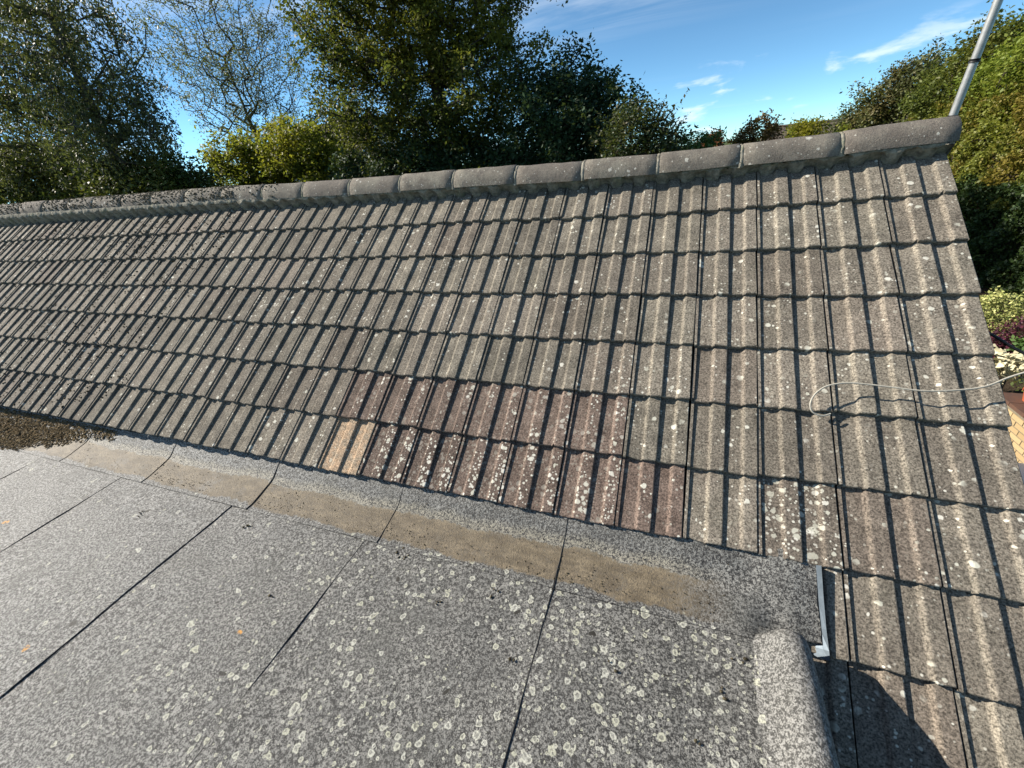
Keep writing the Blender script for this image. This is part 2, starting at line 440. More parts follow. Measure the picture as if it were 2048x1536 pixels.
# ------------------------------------------------------------------ ground
def grid_obj(name, x0, x1, y0, y1, z, nx, ny, amp, mat, sfreq=.2):
    V = []; F = []
    for j in range(ny + 1):
        for i in range(nx + 1):
            x = x0 + (x1 - x0) * i / nx; y = y0 + (y1 - y0) * j / ny
            V.append((x, y, z + amp * smooth_noise(x * sfreq, y * sfreq, 1)))
    for j in range(ny):
        for i in range(nx):
            a = j * (nx + 1) + i
            F.append((a, a + 1, a + nx + 2, a + nx + 1))
    return meshobj(name, V, F, mat, None, True)
def mat_ground():
    s = NT('rough_lawn')
    p = s.pos()
    n = s.noise(p, .6, 5, .6); f = s.noise(p, 25, 4, .7)
    c = s.mix(s.ramp(n, .35, .65), (.045, .075, .022), (.085, .098, .035))
    c = s.mix(s.math('MULTIPLY', s.ramp(f, .5, .7), .5), c, (.03, .04, .015))
    s.bsdf(c, .95, s.bump(f, 1.0, .05), .1)
    return s.m
prop(grid_obj('ground', -900, 900, -900, 1500, GZ, 40, 40, 0.0, mat_ground()), kind='structure')
prop(grid_obj('garden_soil_bed', 3.5, 14, 3.9, 28, GZ + .05, 40, 40, .04, M_SOIL, 2.0), kind='structure')

# ------------------------------------------------------------------ the bungalow and its roofs
house = empty('bungalow', (-6.0, 0.0, GZ), 'bungalow with weathered grey concrete tiled roof and grey felt flat roof below it', 'bungalow')
XL = -18.0
def mat_brickwall():
    s = NT('buff_brickwork')
    b = s.n('ShaderNodeTexBrick'); s.L(s.vmath('MULTIPLY', s.pos(), (1.0, 1.0, 1.0)), b.inputs[0])
    p = s.sepx(s.pos()); s.L(s.comb(s.math('ADD', p[0], p[1]), p[2], 0.0), b.inputs[0])
    b.inputs['Color1'].default_value = (.36, .27, .16, 1); b.inputs['Color2'].default_value = (.29, .20, .11, 1); b.inputs['Mortar'].default_value = (.33, .31, .27, 1)
    b.inputs['Scale'].default_value = 1; b.inputs['Brick Width'].default_value = .225; b.inputs['Row Height'].default_value = .075; b.inputs['Mortar Size'].default_value = .01
    s.bsdf(b.outputs[0], .9, s.bump(b.outputs['Fac'], -.5, .01), .2)
    return s.m
M_BRICKW = mat_brickwall()
# body of the house: gable ends and long walls as one shell
EZ = -2.42
g = Geo()
hy = 3.0
for x in (XL + .06, -.07):
    g.add([(x, -hy, GZ), (x, hy, GZ), (x, hy, EZ), (x, 0, -.12), (x, -hy, EZ)], [(0, 1, 2, 3, 4)])
g.add([(XL+.06, -hy, GZ), (-.07, -hy, GZ), (-.07, -hy, EZ), (XL+.06, -hy, EZ)], [(0, 1, 2, 3)])
g.add([(XL+.06, hy, GZ), (-.07, hy, GZ), (-.07, hy, EZ), (XL+.06, hy, EZ)], [(3, 2, 1, 0)])
g.obj('wall', M_BRICKW, house)
# rear slope, out of sight
s_ = Geo()
rear = []
NXR = 60
for i in range(NXR + 1):
    u = XL + (0 - XL) * i / NXR
    for (yy, zz) in ((0.02, -.02), (3.3, -3.3 * math.tan(TH))):
        rear.append((u, yy, zz + wf(u)))
        rear.append((u, yy, zz - .04 + wf(u)))
fs = []
for i in range(NXR):
    a = i * 4
    fs += [(a, a+4, a+6, a+2), (a+1, a+3, a+7, a+5)]
s_.add(rear, fs)
s_.obj('rear_roof_slope', M_RIDGE, house)
# deck under the tiles
g = Geo(); V = []; F = []
for i in range(NXR + 1):
    u = XL + (-.02 - XL) * i / NXR
    for v in (0.0, 2.30, 3.75):
        V.append(rp(u, v, -.075 + wf(u)))
for i in range(NXR):
    for k in range(2):
        if k == 1 and XL + (-.02 - XL) * (i + 1) / NXR < -1.2: continue
        a = i * 3 + k
        F.append((a, a + 1, a + 4, a + 3))
g.add(V, F)
deck = g.obj('roof_slope', M_DECK, house)

# one interlocking tile: two flat pans, two raised trapezoid rolls, under-lock strip on the left
H = .0124; T_ = .023; TP = .028                          # roll height; step at a butt on rolls and in pans
PROF = [(.0025, -.004), (.0150, -.004), (.0180, -H), (.0860, -H), (.0905, -H + .0012), (.1015, -.0012), (.1065, 0),
        (.1575, 0), (.1605, -.0012), (.1640, -H), (.2270, -H), (.2315, -H + .0012), (.2425, -.0012), (.2475, 0), (.2945, 0), (.2972, -.0015), (.2975, -.010)]
def tile_mesh(seed, gauge=.325):
    r = random.Random(seed)
    Lt = .405
    V = []; F = []
    n = len(PROF)
    fr = [r.uniform(-.003, .003) for _ in PROF]
    for _ in range(r.randrange(0, 3)): fr[r.randrange(len(PROF))] += r.uniform(.003, .011)      # chipped nose
    rings = [(0.0, -.0045), (.0035, -.0008), (.012, 0.0), (Lt, 0.0)]        # distance up from the butt, drop of the arris
    for (d, dz) in rings:
        for (x, z), q in zip(PROF, fr):
            tt = T_ + (TP - T_) * (-z / H)
            V.append((x, d + (q if d < .02 else 0), z + dz - tt * d / gauge))
    for (x, z), q in zip(PROF, fr):
        V.append((x, q + .001, z - (T_ + (TP - T_) * (-z / H)) + .001))
    for k in range(len(rings) - 1):
        for i in range(n - 1):
            a = k * n + i
            F.append((a, a + 1, a + n + 1, a + n))
    b = len(rings) * n
    for i in range(n - 1): F.append((b + i, b + i + 1, i + 1, i))            # butt face
    # the two long edges
    e = len(V)
    for k in (0, n - 1):
        x, z = PROF[k]
        V.append((x, Lt, z - T_ - TP * Lt / gauge))
    F.append((0, n * (len(rings) - 1), e, b)); F.append((n - 1, b + n - 1, e + 1, n * len(rings) - 1))
    me = bpy.data.meshes.new('roof_tile')
    me.from_pydata(V, [], F); me.update()
    me.materials.append(M_TILE)
    return me
TILES = [tile_mesh(k) for k in range(14)]
VERGE = tile_mesh(40)

def tile_matrix(c, j, jit=1.0):
    """tile column c (0 at the verge, counting away from it), course j (1 at the ridge)"""
    ul, ur = -.3 * (c + 1), -.3 * c
    wl, wr = wf(ul), wf(ur)
    v = VJ[j]
    rr = random.Random(c * 131 + j * 7)
    o = rp(ul, v + rr.uniform(-.006, .006) * jit, wl + rr.uniform(-.0022, .0022) * jit)
    ex = (rp(ur, v, wr) - rp(ul, v, wl)).normalized()
    ey = rp(ul, v - 1, wl) - rp(ul, v, wl)
    ey = (ey - ex * ey.dot(ex)).normalized()
    a = rr.gauss(0, .0055) * jit
    ex2 = ex * math.cos(a) + ey * math.sin(a); ey2 = ey * math.cos(a) - ex * math.sin(a)
    ez = ex2.cross(ey2)
    mm = Matrix.Identity(4)
    for k in range(3):
        mm[k][0], mm[k][1], mm[k][2], mm[k][3] = ex2[k], ey2[k], ez[k], o[k]
    return mm

def tile_look(c, j):
    """(lichen, brown, ochre)"""
    rr = random.Random(c * 17 + j * 911)
    lich = max(.02, rr.gauss(.14, .08))
    if c <= 3 : lich = rr.uniform(.08, .22)
    brown = ochre = 0.0
    if j == 7 and 4 <= c <= 9: brown, lich = 1.0, (.30 if c == 4 else rr.uniform(.75, 1.0))
    if j == 6 and 5 <= c <= 10: brown, lich = .95, rr.uniform(.40, .65)
    if j == 6 and c == 10: lich = .45
    if j == 7 and c == 10: ochre, lich = 1.0, .06
    if j == 7 and c == 3: lich = .25
    if j == 7 and c == 2: lich, brown = .8, .25
    if j == 6 and c in (11,): brown = .25
    if rr.random() < .10 and not brown: brown = rr.uniform(.15, .45)
    return lich, brown, ochre

NC = 40
first = True
ntile = 0
TSET = []
for j in range(1, 8):
    for c in range(NC): TSET.append((c, j))
for j in range(8, 12):
    for c in range(3): TSET.append((c, j))
for (c, j) in TSET:
    me = TILES[random.randrange(14)]
    o = bpy.data.objects.new('roof_tile', me)
    mm = tile_matrix(c, j)
    o.matrix_basis = mm
    COL.objects.link(o)
    o.parent = deck
    o.matrix_parent_inverse = world_of(deck).inverted()
    l, b, k = tile_look(c, j)
    o.color = (l, b, k, 1)
    ntile += 1
# tiles beyond the frame, joined
TV = []; TF = []
base = np.array([tuple(v.co) for v in TILES[0].vertices]); bf = [tuple(p.vertices) for p in TILES[0].polygons]
for j in range(1, 8):
    for c in range(NC, int(-XL / .3)):
        mm = np.array(tile_matrix(c, j))
        b0 = len(TV)
        TV += list(map(tuple, base @ mm[:3, :3].T + mm[:3, 3]))
        TF += [tuple(b0 + i for i in f) for f in bf]
o = prop(meshobj('roof_tile_field', TV, TF, M_TILE, deck), kind='stuff')
o.color = (.1, 0, 0, 1)

# verge: mortar under the end tiles
g = Geo(); n = 60
for k in range(n):
    v0 = .1 + 3.5 * k / n; v1 = .1 + 3.5 * (k + 1) / n
    d0 = .006 * smooth_noise(v0 * 20, 1, 2); d1 = .006 * smooth_noise(v1 * 20, 1, 2)
    a = [rp(-.012 + d0, v0, -.035 + wf(0)), rp(-.012 + d1, v1, -.035 + wf(0)), rp(-.008 + d1, v1, -.11), rp(-.008 + d0, v0, -.11)]
    g.add(a, [(0, 1, 2, 3)])
g.obj('verge_mortar', M_MORTAR, house)

# ridge ------------------------------------------------------------
ridge = bpy.data.objects.new('ridge', None); ridge.location = (-6, 0, 0); link(ridge, house)
JX = [0.02, -.498, -1.003, -1.484, -1.972, -2.463, -2.968, -3.45, -3.949, -4.457, -4.933, -5.456]
while JX[-1] > XL + .3: JX.append(JX[-1] - .50 + random.uniform(-.012, .012))
RR, RC = .108, -.016
def ridge_z(u): return wf(u) * 1.05 + float(np.interp(-u, [0, 5, 9.6, 18], [0, .01, .045, .06]))
A0 = math.radians(88)
for k in range(len(JX) - 1):
    xr, xl = JX[k], JX[k + 1]
    gap = .011
    seg = 9; na = 14
    rr = random.Random(k)
    tilt = rr.uniform(-.006, .006); dz = rr.uniform(-.003, .003); rad = RR + rr.uniform(-.002, .003)
    V = []; F = []
    xs = [xl + gap, xl + gap + .004] + [xl + gap + (xr - xl - 2 * gap) * t / 6 for t in range(1, 6)] + [xr - gap - .004, xr - gap]
    for q, x in enumerate(xs):
        e = -.004 if q in (0, len(xs) - 1) else 0
        for a in range(na + 1):
            an = -A0 + 2 * A0 * a / na
            r1 = rad + e + .0018 * smooth_noise(x * 19, an * 4, k) + .0012 * smooth_noise(x * 57, an * 13, k + 3)
            V.append((x, -r1 * math.sin(an) * -1 * -1, RC + 1.11 * r1 * math.cos(an) + ridge_z(x) + dz + tilt * (x - xl) / .5))
    for q in range(len(xs) - 1):
        for a in range(na):
            b = q * (na + 1) + a
            F.append((b, b + 1, b + na + 2, b + na + 1))
    # inner skin edge and ends
    b0 = len(V)
    for x in (xs[0], xs[-1]):
        for a in range(na + 1):
            an = -A0 + 2 * A0 * a / na
            V.append((x, -(rad - .017) * math.sin(an), RC + 1.11 * (rad - .017) * math.cos(an) + ridge_z(x) + dz + tilt * (x - xl) / .5))
    for a in range(na):
        F.append((a, b0 + a, b0 + a + 1, a + 1))
        e = (len(xs) - 1) * (na + 1)
        F.append((e + a, e + a + 1, b0 + na + 2 + a, b0 + na + 1 + a))
    for a in (0, na):
        e = (len(xs) - 1) * (na + 1)
        F.append((a, e + a, b0 + na + 1 + a, b0 + a))
    o = meshobj('ridge_tile', V, F, M_RIDGE, ridge, True)
    # mortar joint at the right end
    if k < len(JX) - 1:
        V = []; F = []
        x0 = xl
        jr = rad - .0035
        for q, x in enumerate((x0 - gap - .003, x0 - gap * .3, x0 + gap * .4, x0 + gap + .003)):
            for a in range(na * 2 + 1):
                an = -A0 * 1.05 + 2.1 * A0 * a / (na * 2)
                r1 = jr + (.0025 if q in (1, 2) else -.004) + .0035 * smooth_noise(an * 9 + q, k * 3.1, 4)
                V.append((x + .003 * smooth_noise(an * 8, k, 7), -r1 * math.sin(an), RC + 1.11 * r1 * math.cos(an) + ridge_z(x)))
        w_ = na * 2 + 1
        for q in range(3):
            for a in range(na * 2):
                b = q * w_ + a
                F.append((b, b + 1, b + w_ + 1, b + w_))
        if xl > -5.5 or k % 2 == 0:
            meshobj('mortar_joint', V, F, M_MORTAR, ridge, True)
# bedding mortar between ridge and tiles, lobed where it fills each pan
nx = int(-XL / .0125)
V = []; F = []
prof_x = [p[0] for p in PROF]; prof_z = [p[1] for p in PROF]
def tile_top(u):                                          # profile height at u
    x = (u % .3)
    return float(np.interp(x, prof_x, prof_z))
NR = 6
for i in range(nx + 1):
    u = XL + (0 - XL) * i / nx - .004
    z0 = tile_top(u)
    lobe = .030 if z0 < -.008 else .0
    vend = .060 + .5 * lobe * (1 + .8 * smooth_noise(u * 17, 2, 3)) + .006 * smooth_noise(u * 41, 5, 6) + (.008 if z0 < -.008 else 0)
    wtop = .048 + .004 * smooth_noise(u * 23, 3, 1) + (ridge_z(u) - wf(u)) * CT
    for k in range(NR + 1):
        t = k / NR
        v0_ = .086 - (ridge_z(u) - wf(u)) * ST
        v = v0_ + (vend - v0_) * min(1, t * 1.08)
        w = wtop * (1 - t) ** .8 + (z0 - .002) * t + .012 * math.sin(math.pi * t) * (1 + .9 * smooth_noise(u * 60, t * 6, 2) + .7 * smooth_noise(u * 23, t * 3, 5))
        if k == 0: v = v0_ - .03; w = wtop + .006
        if k == NR: w = z0 - .02; v = vend - .002
        V.append(rp(u, v, w - T_ * max(0, (.357 - v) / .325) * t + wf(u)))
for i in range(nx):
    for k in range(NR):
        a = i * (NR + 1) + k
        F.append((a, a + 1, a + NR + 2, a + NR + 1))
meshobj('mortar_bedding', V, F, M_MORTAR, ridge, True)
# end cap of the ridge
g = Geo()
cc = [(.005, -(RR - .012) * math.sin(-A0 + 2 * A0 * a / 14), RC + (RR - .012) * math.cos(-A0 + 2 * A0 * a / 14) + ridge_z(0)) for a in range(15)]
g.add(cc + [(.005, 0, -.12)], [tuple(range(15)) + (15,)])
g.obj('ridge_end_mortar', M_MORTAR, ridge)

# felt flat roof ---------------------------------------------------
ZF = -1.57; YJ = -2.075; FALL = math.tan(math.radians(1.0))
flat = bpy.data.objects.new('flat_roof', None); flat.location = (-4, -4, ZF); link(flat, house)
def zflat(y): return ZF + (y - YJ) * FALL
def felt_sheet(name, xl, xr, prof, seed, lift=.0025, nxs=28):
    """prof: list of points (y, z) from ridge side outwards"""
    V = []; F = []
    m_ = len(prof)
    for i in range(nxs + 1):
        t = i / nxs
        x0 = xl + (xr - xl) * t
        for k, (y, z) in enumerate(prof):
            edge = .004 * smooth_noise(y * 6, seed, 2) + .002 * smooth_noise(y * 25, seed, 5)
            V.append((x0 + (edge if i in (0, nxs) else 0), y, z + lift * t + (.0035 if name == 'felt_sheet' else .0025) * smooth_noise(x0 * 3.1, y * 3.3, seed) + .0016 * smooth_noise(x0 * 11, y * 9, seed + 2)))
    for k, (y, z) in enumerate(prof):                    # skirt on the right edge
        e = V[nxs * m_ + k]
        V.append((e[0] + .0005, e[1], e[2] - lift - .003))
    for i in range(nxs):
        for k in range(m_ - 1):
            a = i * m_ + k
            F.append((a, a + 1, a + m_ + 1, a + m_))
    b0 = (nxs + 1) * m_; b1 = len(V)
    for k in range(m_): V.append(V[nxs * m_ + k])         # the cut edge keeps its own vertices
    for k in range(m_ - 1): F.append((b1 + k, b1 + k + 1, b0 + k + 1, b0 + k))
    return meshobj(name, V, F, M_FELT, flat, True)
def seam(pts, r, name='bitumen_seam'):
    V = []; F = []
    for i, p in enumerate(pts):
        q = r * (.75 + .8 * abs(smooth_noise(p[1] * 21 + p[0], p[0] * 9, 3)))
        wob = .0035 * smooth_noise(p[1] * 13, p[0] * 5, 8)
        V += [(p[0] + wob - q, p[1], p[2] - .0006), (p[0] + wob, p[1], p[2] + .0012), (p[0] + wob + q, p[1], p[2] - .004)]
    for i in range(len(pts) - 1):
        a = i * 3
        F += [(a, a + 3, a + 4, a + 1), (a + 1, a + 4, a + 5, a + 2)]
    return meshobj(name, V, F, M_BITU, flat, True)
FS = [-.86, -1.73, -2.765, -3.77, -4.86, -5.85, -6.85, -7.85, -8.85, -9.85]
ys = [YJ + .03 - (4.6) * t ** 1.25 for t in np.linspace(0, 1, 60)]
for k in range(len(FS) - 1):
    felt_sheet('felt_sheet', FS[k + 1], FS[k], [(y, zflat(y)) for y in ys], k)
    if k: seam([(FS[k] + .002, y, zflat(y) + .0025) for y in np.linspace(YJ - .02, -6.2, 160)], .0026)
# upstand strips: up the slope under the tiles, over a fillet and onto the flat
US = [-.690, -1.73, -2.69, -3.64, -4.64, -5.62, -6.6, -7.6, -8.6, -9.6]
pA = rp(0, 2.16, -.040); pA2 = rp(0, 2.33, -.034); pB = rp(0, 2.425, -.036)
ctrl = [(pA.y, pA.z), (pA2.y, pA2.z), (pB.y, pB.z), (YJ + .015, ZF + .006), (YJ - .03, ZF + .0045)]
def up_prof():
    out = []
    for i in range(len(ctrl) - 1):
        (y0, z0), (y1, z1) = ctrl[i], ctrl[i + 1]
        for t in np.linspace(0, 1, 9)[:-1]: out.append((y0 + (y1 - y0) * t, z0 + (z1 - z0) * t))
    out.append(ctrl[-1])
    a = np.array(out)
    for _ in range(3):                                    # round the two bends
        a[1:-1] = .25 * a[:-2] + .5 * a[1:-1] + .25 * a[2:]
    return [tuple(r) for r in a]
UP = up_prof()
for k in range(len(US) - 1):
    o = felt_sheet('felt_upstand', US[k + 1], US[k], UP, 20 + k, .0025)
    if k == 0:                                            # its end is dressed over the tile rolls
        for vv in o.data.vertices:
            x, y, z = vv.co
            v = -(y * CT + z * ST)
            f = min(1.0, max(0.0, (x + .94) / .10)); f = f * f * (3 - 2 * f)
            zt = tile_top(x)
            v2 = min(v, 2.585)
            w = zt * .8 - .018 * (2.617 - v2) / .32 + .011 + wf(x)
            q = rp(x, v2, w)
            if v > 2.26: vv.co = Vector((x, y, z)).lerp(q, f)
    if k: seam([(US[k] + .002, y, z + .003) for (y, z) in UP], .0024)
# the kerb: felt dressed over a rounded edge upstand
KP = [(-.955, -1.569), (-.930, -1.563), (-.908, -1.545), (-.890, -1.515), (-.872, -1.482), (-.850, -1.462), (-.825, -1.455), (-.800, -1.460), (-.780, -1.474), (-.766, -1.495), (-.757, -1.52), (-.752, -1.56), (-.750, -1.66), (-.750, -1.82)]
def kerb():
    V = []; F = []
    yl = [-2.078, -2.082, -2.095, -2.12, -2.16, -2.22] + list(np.linspace(-2.32, -6.6, 40))
    n = len(KP)
    for j, y in enumerate(yl):
        e = [.45, .74, .88, .95, .985, 1.0][j] if j < 6 else 1.0
        for (x, z) in KP:
            zb = -1.575
            zz = zb + (z - zb) * e if z > zb else z
            V.append((x + .003 * smooth_noise(y * 5, z * 9, 1) + (0 if j > 5 else -.012 * (1 - e) * (1 if x > -.83 else -1)), y, zz + (y - YJ) * FALL + .002 * smooth_noise(x * 20, y * 4, 5)))
    for j in range(len(yl) - 1):
        for i in range(n - 1):
            a = j * n + i
            F.append((a, a + 1, a + n + 1, a + n))
    F.append(tuple(range(n)))
    return meshobj('edge_kerb', V, F, mat_felt(True), flat, True)
kerb()
# drop wall of the flat-roofed part to the left and front, closing it below
g = Geo(); g.box(-9.8, -.76, -6.5, -2.2, GZ, ZF - .12)
g.obj('extension_wall', M_BRICKW, house)
# zinc soaker between felt and tiles
g = Geo()
pt = lambda u, v, w: rp(u, v, w + wf(u))
V = [pt(-.745, 2.30, -.04), pt(-.735, 2.42, -.04), pt(-.720, 2.53, -.035), pt(-.715, 2.60, -.022), pt(-.700, 2.632, -.014),
     pt(-.693, 2.30, -.020), pt(-.692, 2.42, -.018), pt(-.690, 2.53, -.012), pt(-.686, 2.60, -.004), pt(-.682, 2.632, -.002),
     pt(-.680, 2.30, .008), pt(-.679, 2.42, .010), pt(-.676, 2.53, .012), pt(-.671, 2.60, .012), pt(-.669, 2.632, .010)]
V2 = [pt(-.790, 2.515, -.02), pt(-.775, 2.56, -.03), pt(-.755, 2.61, -.05)]
g.add(V, [(i, i + 1, i + 6, i + 5) for i in range(4)] + [(i + 5, i + 6, i + 11, i + 10) for i in range(4)])
g.add([V[2], V[3], V[4]] + V2, [(0, 1, 4, 3), (1, 2, 5, 4)])
g.obj('zinc_soaker', M_LEAD, flat)

# ------------------------------------------------------------------ mast and cables on the roof
mast = empty('aerial_mast', (.06, .19, -.3), 'bare galvanised aerial mast standing behind the ridge end at the gable', 'mast')
d = Vector((.0, -.10, 1)).normalized()
b = Vector((.055, .165, .05))
g = Geo(); g.tube([b + d * t for t in (-.9, 0, .8, 1.6, 2.4)], .0185, 16); g.obj('pole', M_STEEL, mast, True)
for t, r in ((.085, .0225), (.335, .0225)):
    g = Geo(); g.tube([b + d * (t - .008), b + d * (t + .008)], r, 16); g.obj('clamp_band', M_BLACK, mast, True)
g = Geo(); g.box(-.06, .09, .13, .20, -.62, -.56); g.box(-.06, .09, .13, .20, -.30, -.24); g.obj('wall_bracket', M_STEEL, mast)

cab = [(.34, 1.25, .02), (.20, 1.33, .10), (.09, 1.385, .075), (-.01, 1.432, .052), (-.095, 1.482, .05), (-.195, 1.508, .052), (-.297, 1.521, .055), (-.400, 1.512, .055), (-.508, 1.503, .056), (-.564, 1.503, .056), (-.624, 1.518, .056), (-.662, 1.542, .053), (-.690, 1.578, .047), (-.700, 1.616, .038), (-.687, 1.645, .024), (-.650, 1.655, .014), (-.615, 1.640, .008)]
def catmull(P, n=8):
    P = [Vector(p) for p in P]; out = []
    for i in range(len(P) - 1):
        p0, p1, p2, p3 = P[max(i-1, 0)], P[i], P[i+1], P[min(i+2, len(P)-1)]
        for k in range(n):
            t = k / n
            out.append(.5 * ((2*p1) + (-p0+p2)*t + (2*p0-5*p1+4*p2-p3)*t*t + (-p0+3*p1-3*p2+p3)*t**3))
    out.append(P[-1]); return out
g = Geo(); g.tube(catmull([rp(u, v, w + wf(u)) for u, v, w in cab]), .0038, 8)
prop(g.obj('loose_cable', M_CABLE, None, True), 'loose grey cable looped over the tiles near the verge', 'cable')
g = Geo(); g.tube(catmull([rp(-.03, 1.17, .0), rp(.02, 1.18, -.01), rp(.12, 1.24, -.04), rp(.24, 1.31, -.05), rp(.5, 1.36, -.1), rp(.9, 1.2, -.4)]), .006, 8)
prop(g.obj('dropping_cable', M_BLACK, None, True), 'black cable leaving the roof edge above the purple shrub', 'cable')

# ------------------------------------------------------------------ moss on the roof
ICO_V, ICO_F = None, None
def ico():
    t = (1 + 5 ** .5) / 2
    v = np.array([(-1,t,0),(1,t,0),(-1,-t,0),(1,-t,0),(0,-1,t),(0,1,t),(0,-1,-t),(0,1,-t),(t,0,-1),(t,0,1),(-t,0,-1),(-t,0,1)], float)
    v /= np.linalg.norm(v[0])
    f = np.array([(0,11,5),(0,5,1),(0,1,7),(0,7,10),(0,10,11),(1,5,9),(5,11,4),(11,10,2),(10,7,6),(7,1,8),(3,9,4),(3,4,2),(3,2,6),(3,6,8),(3,8,9),(4,9,5),(2,4,11),(6,2,10),(8,6,7),(9,8,1)])
    return v, f
ICO_V, ICO_F = ico()
def lumps(name, P, S, mat, flat_=.6):
    """little irregular lumps at points P of size S, squashed along the roof normal"""
    P = np.array(P); S = np.array(S); n = len(P)
    V = ICO_V[None] * (1 + rng.normal(0, .22, (n, 12, 1)))
    V = V * S[:, None, None] * rng.uniform(.7, 1.35, (n, 1, 3))
    V[:, :, 2] *= flat_
    V = V + P[:, None, :]
    F = ICO_F[None] + (np.arange(n) * 12)[:, None, None]
    me = npmesh(name, V.reshape(-1, 3), F.reshape(-1, 3))
    me.polygons.foreach_set('use_smooth', [True] * len(me.polygons))
    me.materials.append(mat)
    return link(bpy.data.objects.new(name, me))
P = []; S = []
while len(P) < 3200:
    u = -5.2 - abs(rng.normal(0, 3.2)); v = rng.uniform(.08, 2.29)
    if u < -14: continue
    edge = -5.25 + .9 * (1 - v / .9) if v < .9 else -5.25 - (v - .9) * .35
    cl = smooth_noise(u * 2.3, v * 5.0, 9)
    if u > edge + .25 * cl or cl < rng.uniform(-1.2, .9): continue
    if v > .7 and rng.random() < .45: continue
    z = tile_top(u)
    if z > -.006 and rng.random() < .35: continue
    j = next(k for k in range(1, 8) if v <= VJ[k] + .001)
    w = z - (T_ if z > -.006 else TP) * (VJ[j] - v) / .325
    P.append(tuple(rp(u, v, w + wf(u) + .002))); S.append(rng.uniform(.003, .0095))
prop(lumps('moss_tufts', P, S, M_MOSS), 'dark moss tufts dotted over the far left tiles', 'moss', None, 'stuff')
P = []; S = []
while len(P) < 3000:
    u = -4.75 - abs(rng.normal(0, 3.5)); an = rng.uniform(-1.3, 1.4)
    if u < -15 or (u > -5.3 and (an < .2 or rng.random() < .8)): continue
    if smooth_noise(u * 3, an * 3, 5) < rng.uniform(-1.4, .7): continue
    r = RR + .001
    P.append((u, -r * math.sin(an), RC + 1.11 * r * math.cos(an) + ridge_z(u))); S.append(rng.uniform(.004, .012))
prop(lumps('ridge_moss', P, S, M_MOSSG), 'crust of dry moss along the far left ridge tiles', 'moss', None, 'stuff')
P = []; S = []
UPY = np.array(UP)
while len(P) < 14000:
    x = rng.uniform(-8.5, -5.3); y = rng.uniform(-2.28, -1.80)
    lim = np.interp(x, [-8.5, -6.4, -5.8, -5.3], [.42, .34, .20, .03])
    if (-1.80 - y) > lim + .05 * smooth_noise(x * 9, y * 9, 3) - abs(rng.normal(0, .05)): continue
    z = np.interp(-y, -UPY[:, 0], UPY[:, 1]) if y > YJ - .03 else zflat(y)
    hgt = .035 * max(0, 1 - abs(y + 1.97) / .22) * np.interp(x, [-8.5, -6, -5.2], [1, .9, .15])
    P.append((x, y, z + hgt * rng.uniform(.2, 1.0))); S.append(rng.uniform(.003, .0095))
prop(lumps('moss_litter', P, S, M_DEBRIS, .38), 'brown heap of fallen moss and grit in the flat roof corner', 'moss', None, 'stuff')
P = []; S = []
for (x, y, k) in ((-2.55, -2.12, 4), (-2.48, -2.15, 4), (-1.97, -2.2, 3), (-2.2, -2.32, 3), (-1.45, -2.35, 2), (-3.5, -2.2, 5), (-3.0, -2.5, 3), (-4.3, -2.3, 4), (-1.0, -2.2, 3), (-1.05, -2.35, 3), (-1.15, -2.5, 2), (-2.9, -2.08, 2), (-1.8, -2.45, 2)):
    for _ in range(k):
        xx = x + rng.normal(0, .018); yy = y + rng.normal(0, .014)
        P.append((xx, yy, zflat(yy) + .006)); S.append(rng.uniform(.004, .008))
prop(lumps('moss_crumbs', P, S, M_MOSS), 'few dark moss crumbs scattered on the flat felt roof', 'moss', None, 'stuff')

P = []; S = []
while len(P) < 900:
    x = rng.uniform(-5.6, -1.0); y = YJ + .01 + abs(rng.normal(0, .055)) if rng.random() < .75 else rng.uniform(-2.08, -1.84)
    if smooth_noise(x * 4, y * 8, 12) < rng.uniform(-1, .6): continue
    z = np.interp(-y, -UPY[:, 0], UPY[:, 1])
    P.append((x, y, z + .003)); S.append(rng.uniform(.0010, .0032))
prop(lumps('silt_grit', P, S, M_MOSS, .6), 'fine grit and moss bits caught in the silt below the tiles', 'grit', None, 'stuff')

# ------------------------------------------------------------------ trees and shrubs
def unit(n):
    v = rng.normal(size=(n, 3)); return v / np.linalg.norm(v, axis=1)[:, None]

def leaf_mesh(C, size, mat, up=.35, aspect=.55, droop=0.0):
    """one small folded diamond for each leaf"""
    n = len(C)
    nrm = unit(n); nrm[:, 2] = np.abs(nrm[:, 2]) + up; nrm /= np.linalg.norm(nrm, axis=1)[:, None]
    a = np.cross(nrm, unit(n)); a /= np.linalg.norm(a, axis=1)[:, None] + 1e-9
    if droop: 
        a[:, 2] -= droop; a /= np.linalg.norm(a, axis=1)[:, None]
    b = np.cross(nrm, a)
    s = size * rng.uniform(.55, 1.25, n)[:, None]
    V = np.empty((n, 4, 3))
    V[:, 0] = C - a * s * .5
    V[:, 1] = C + b * s * aspect * .5 - nrm * s * .06
    V[:, 2] = C + a * s * .5
    V[:, 3] = C - b * s * aspect * .5 - nrm * s * .06
    F = np.arange(n * 4).reshape(n, 4)
    me = npmesh('crown', V.reshape(-1, 3), F)
    me.materials.append(mat)
    return me

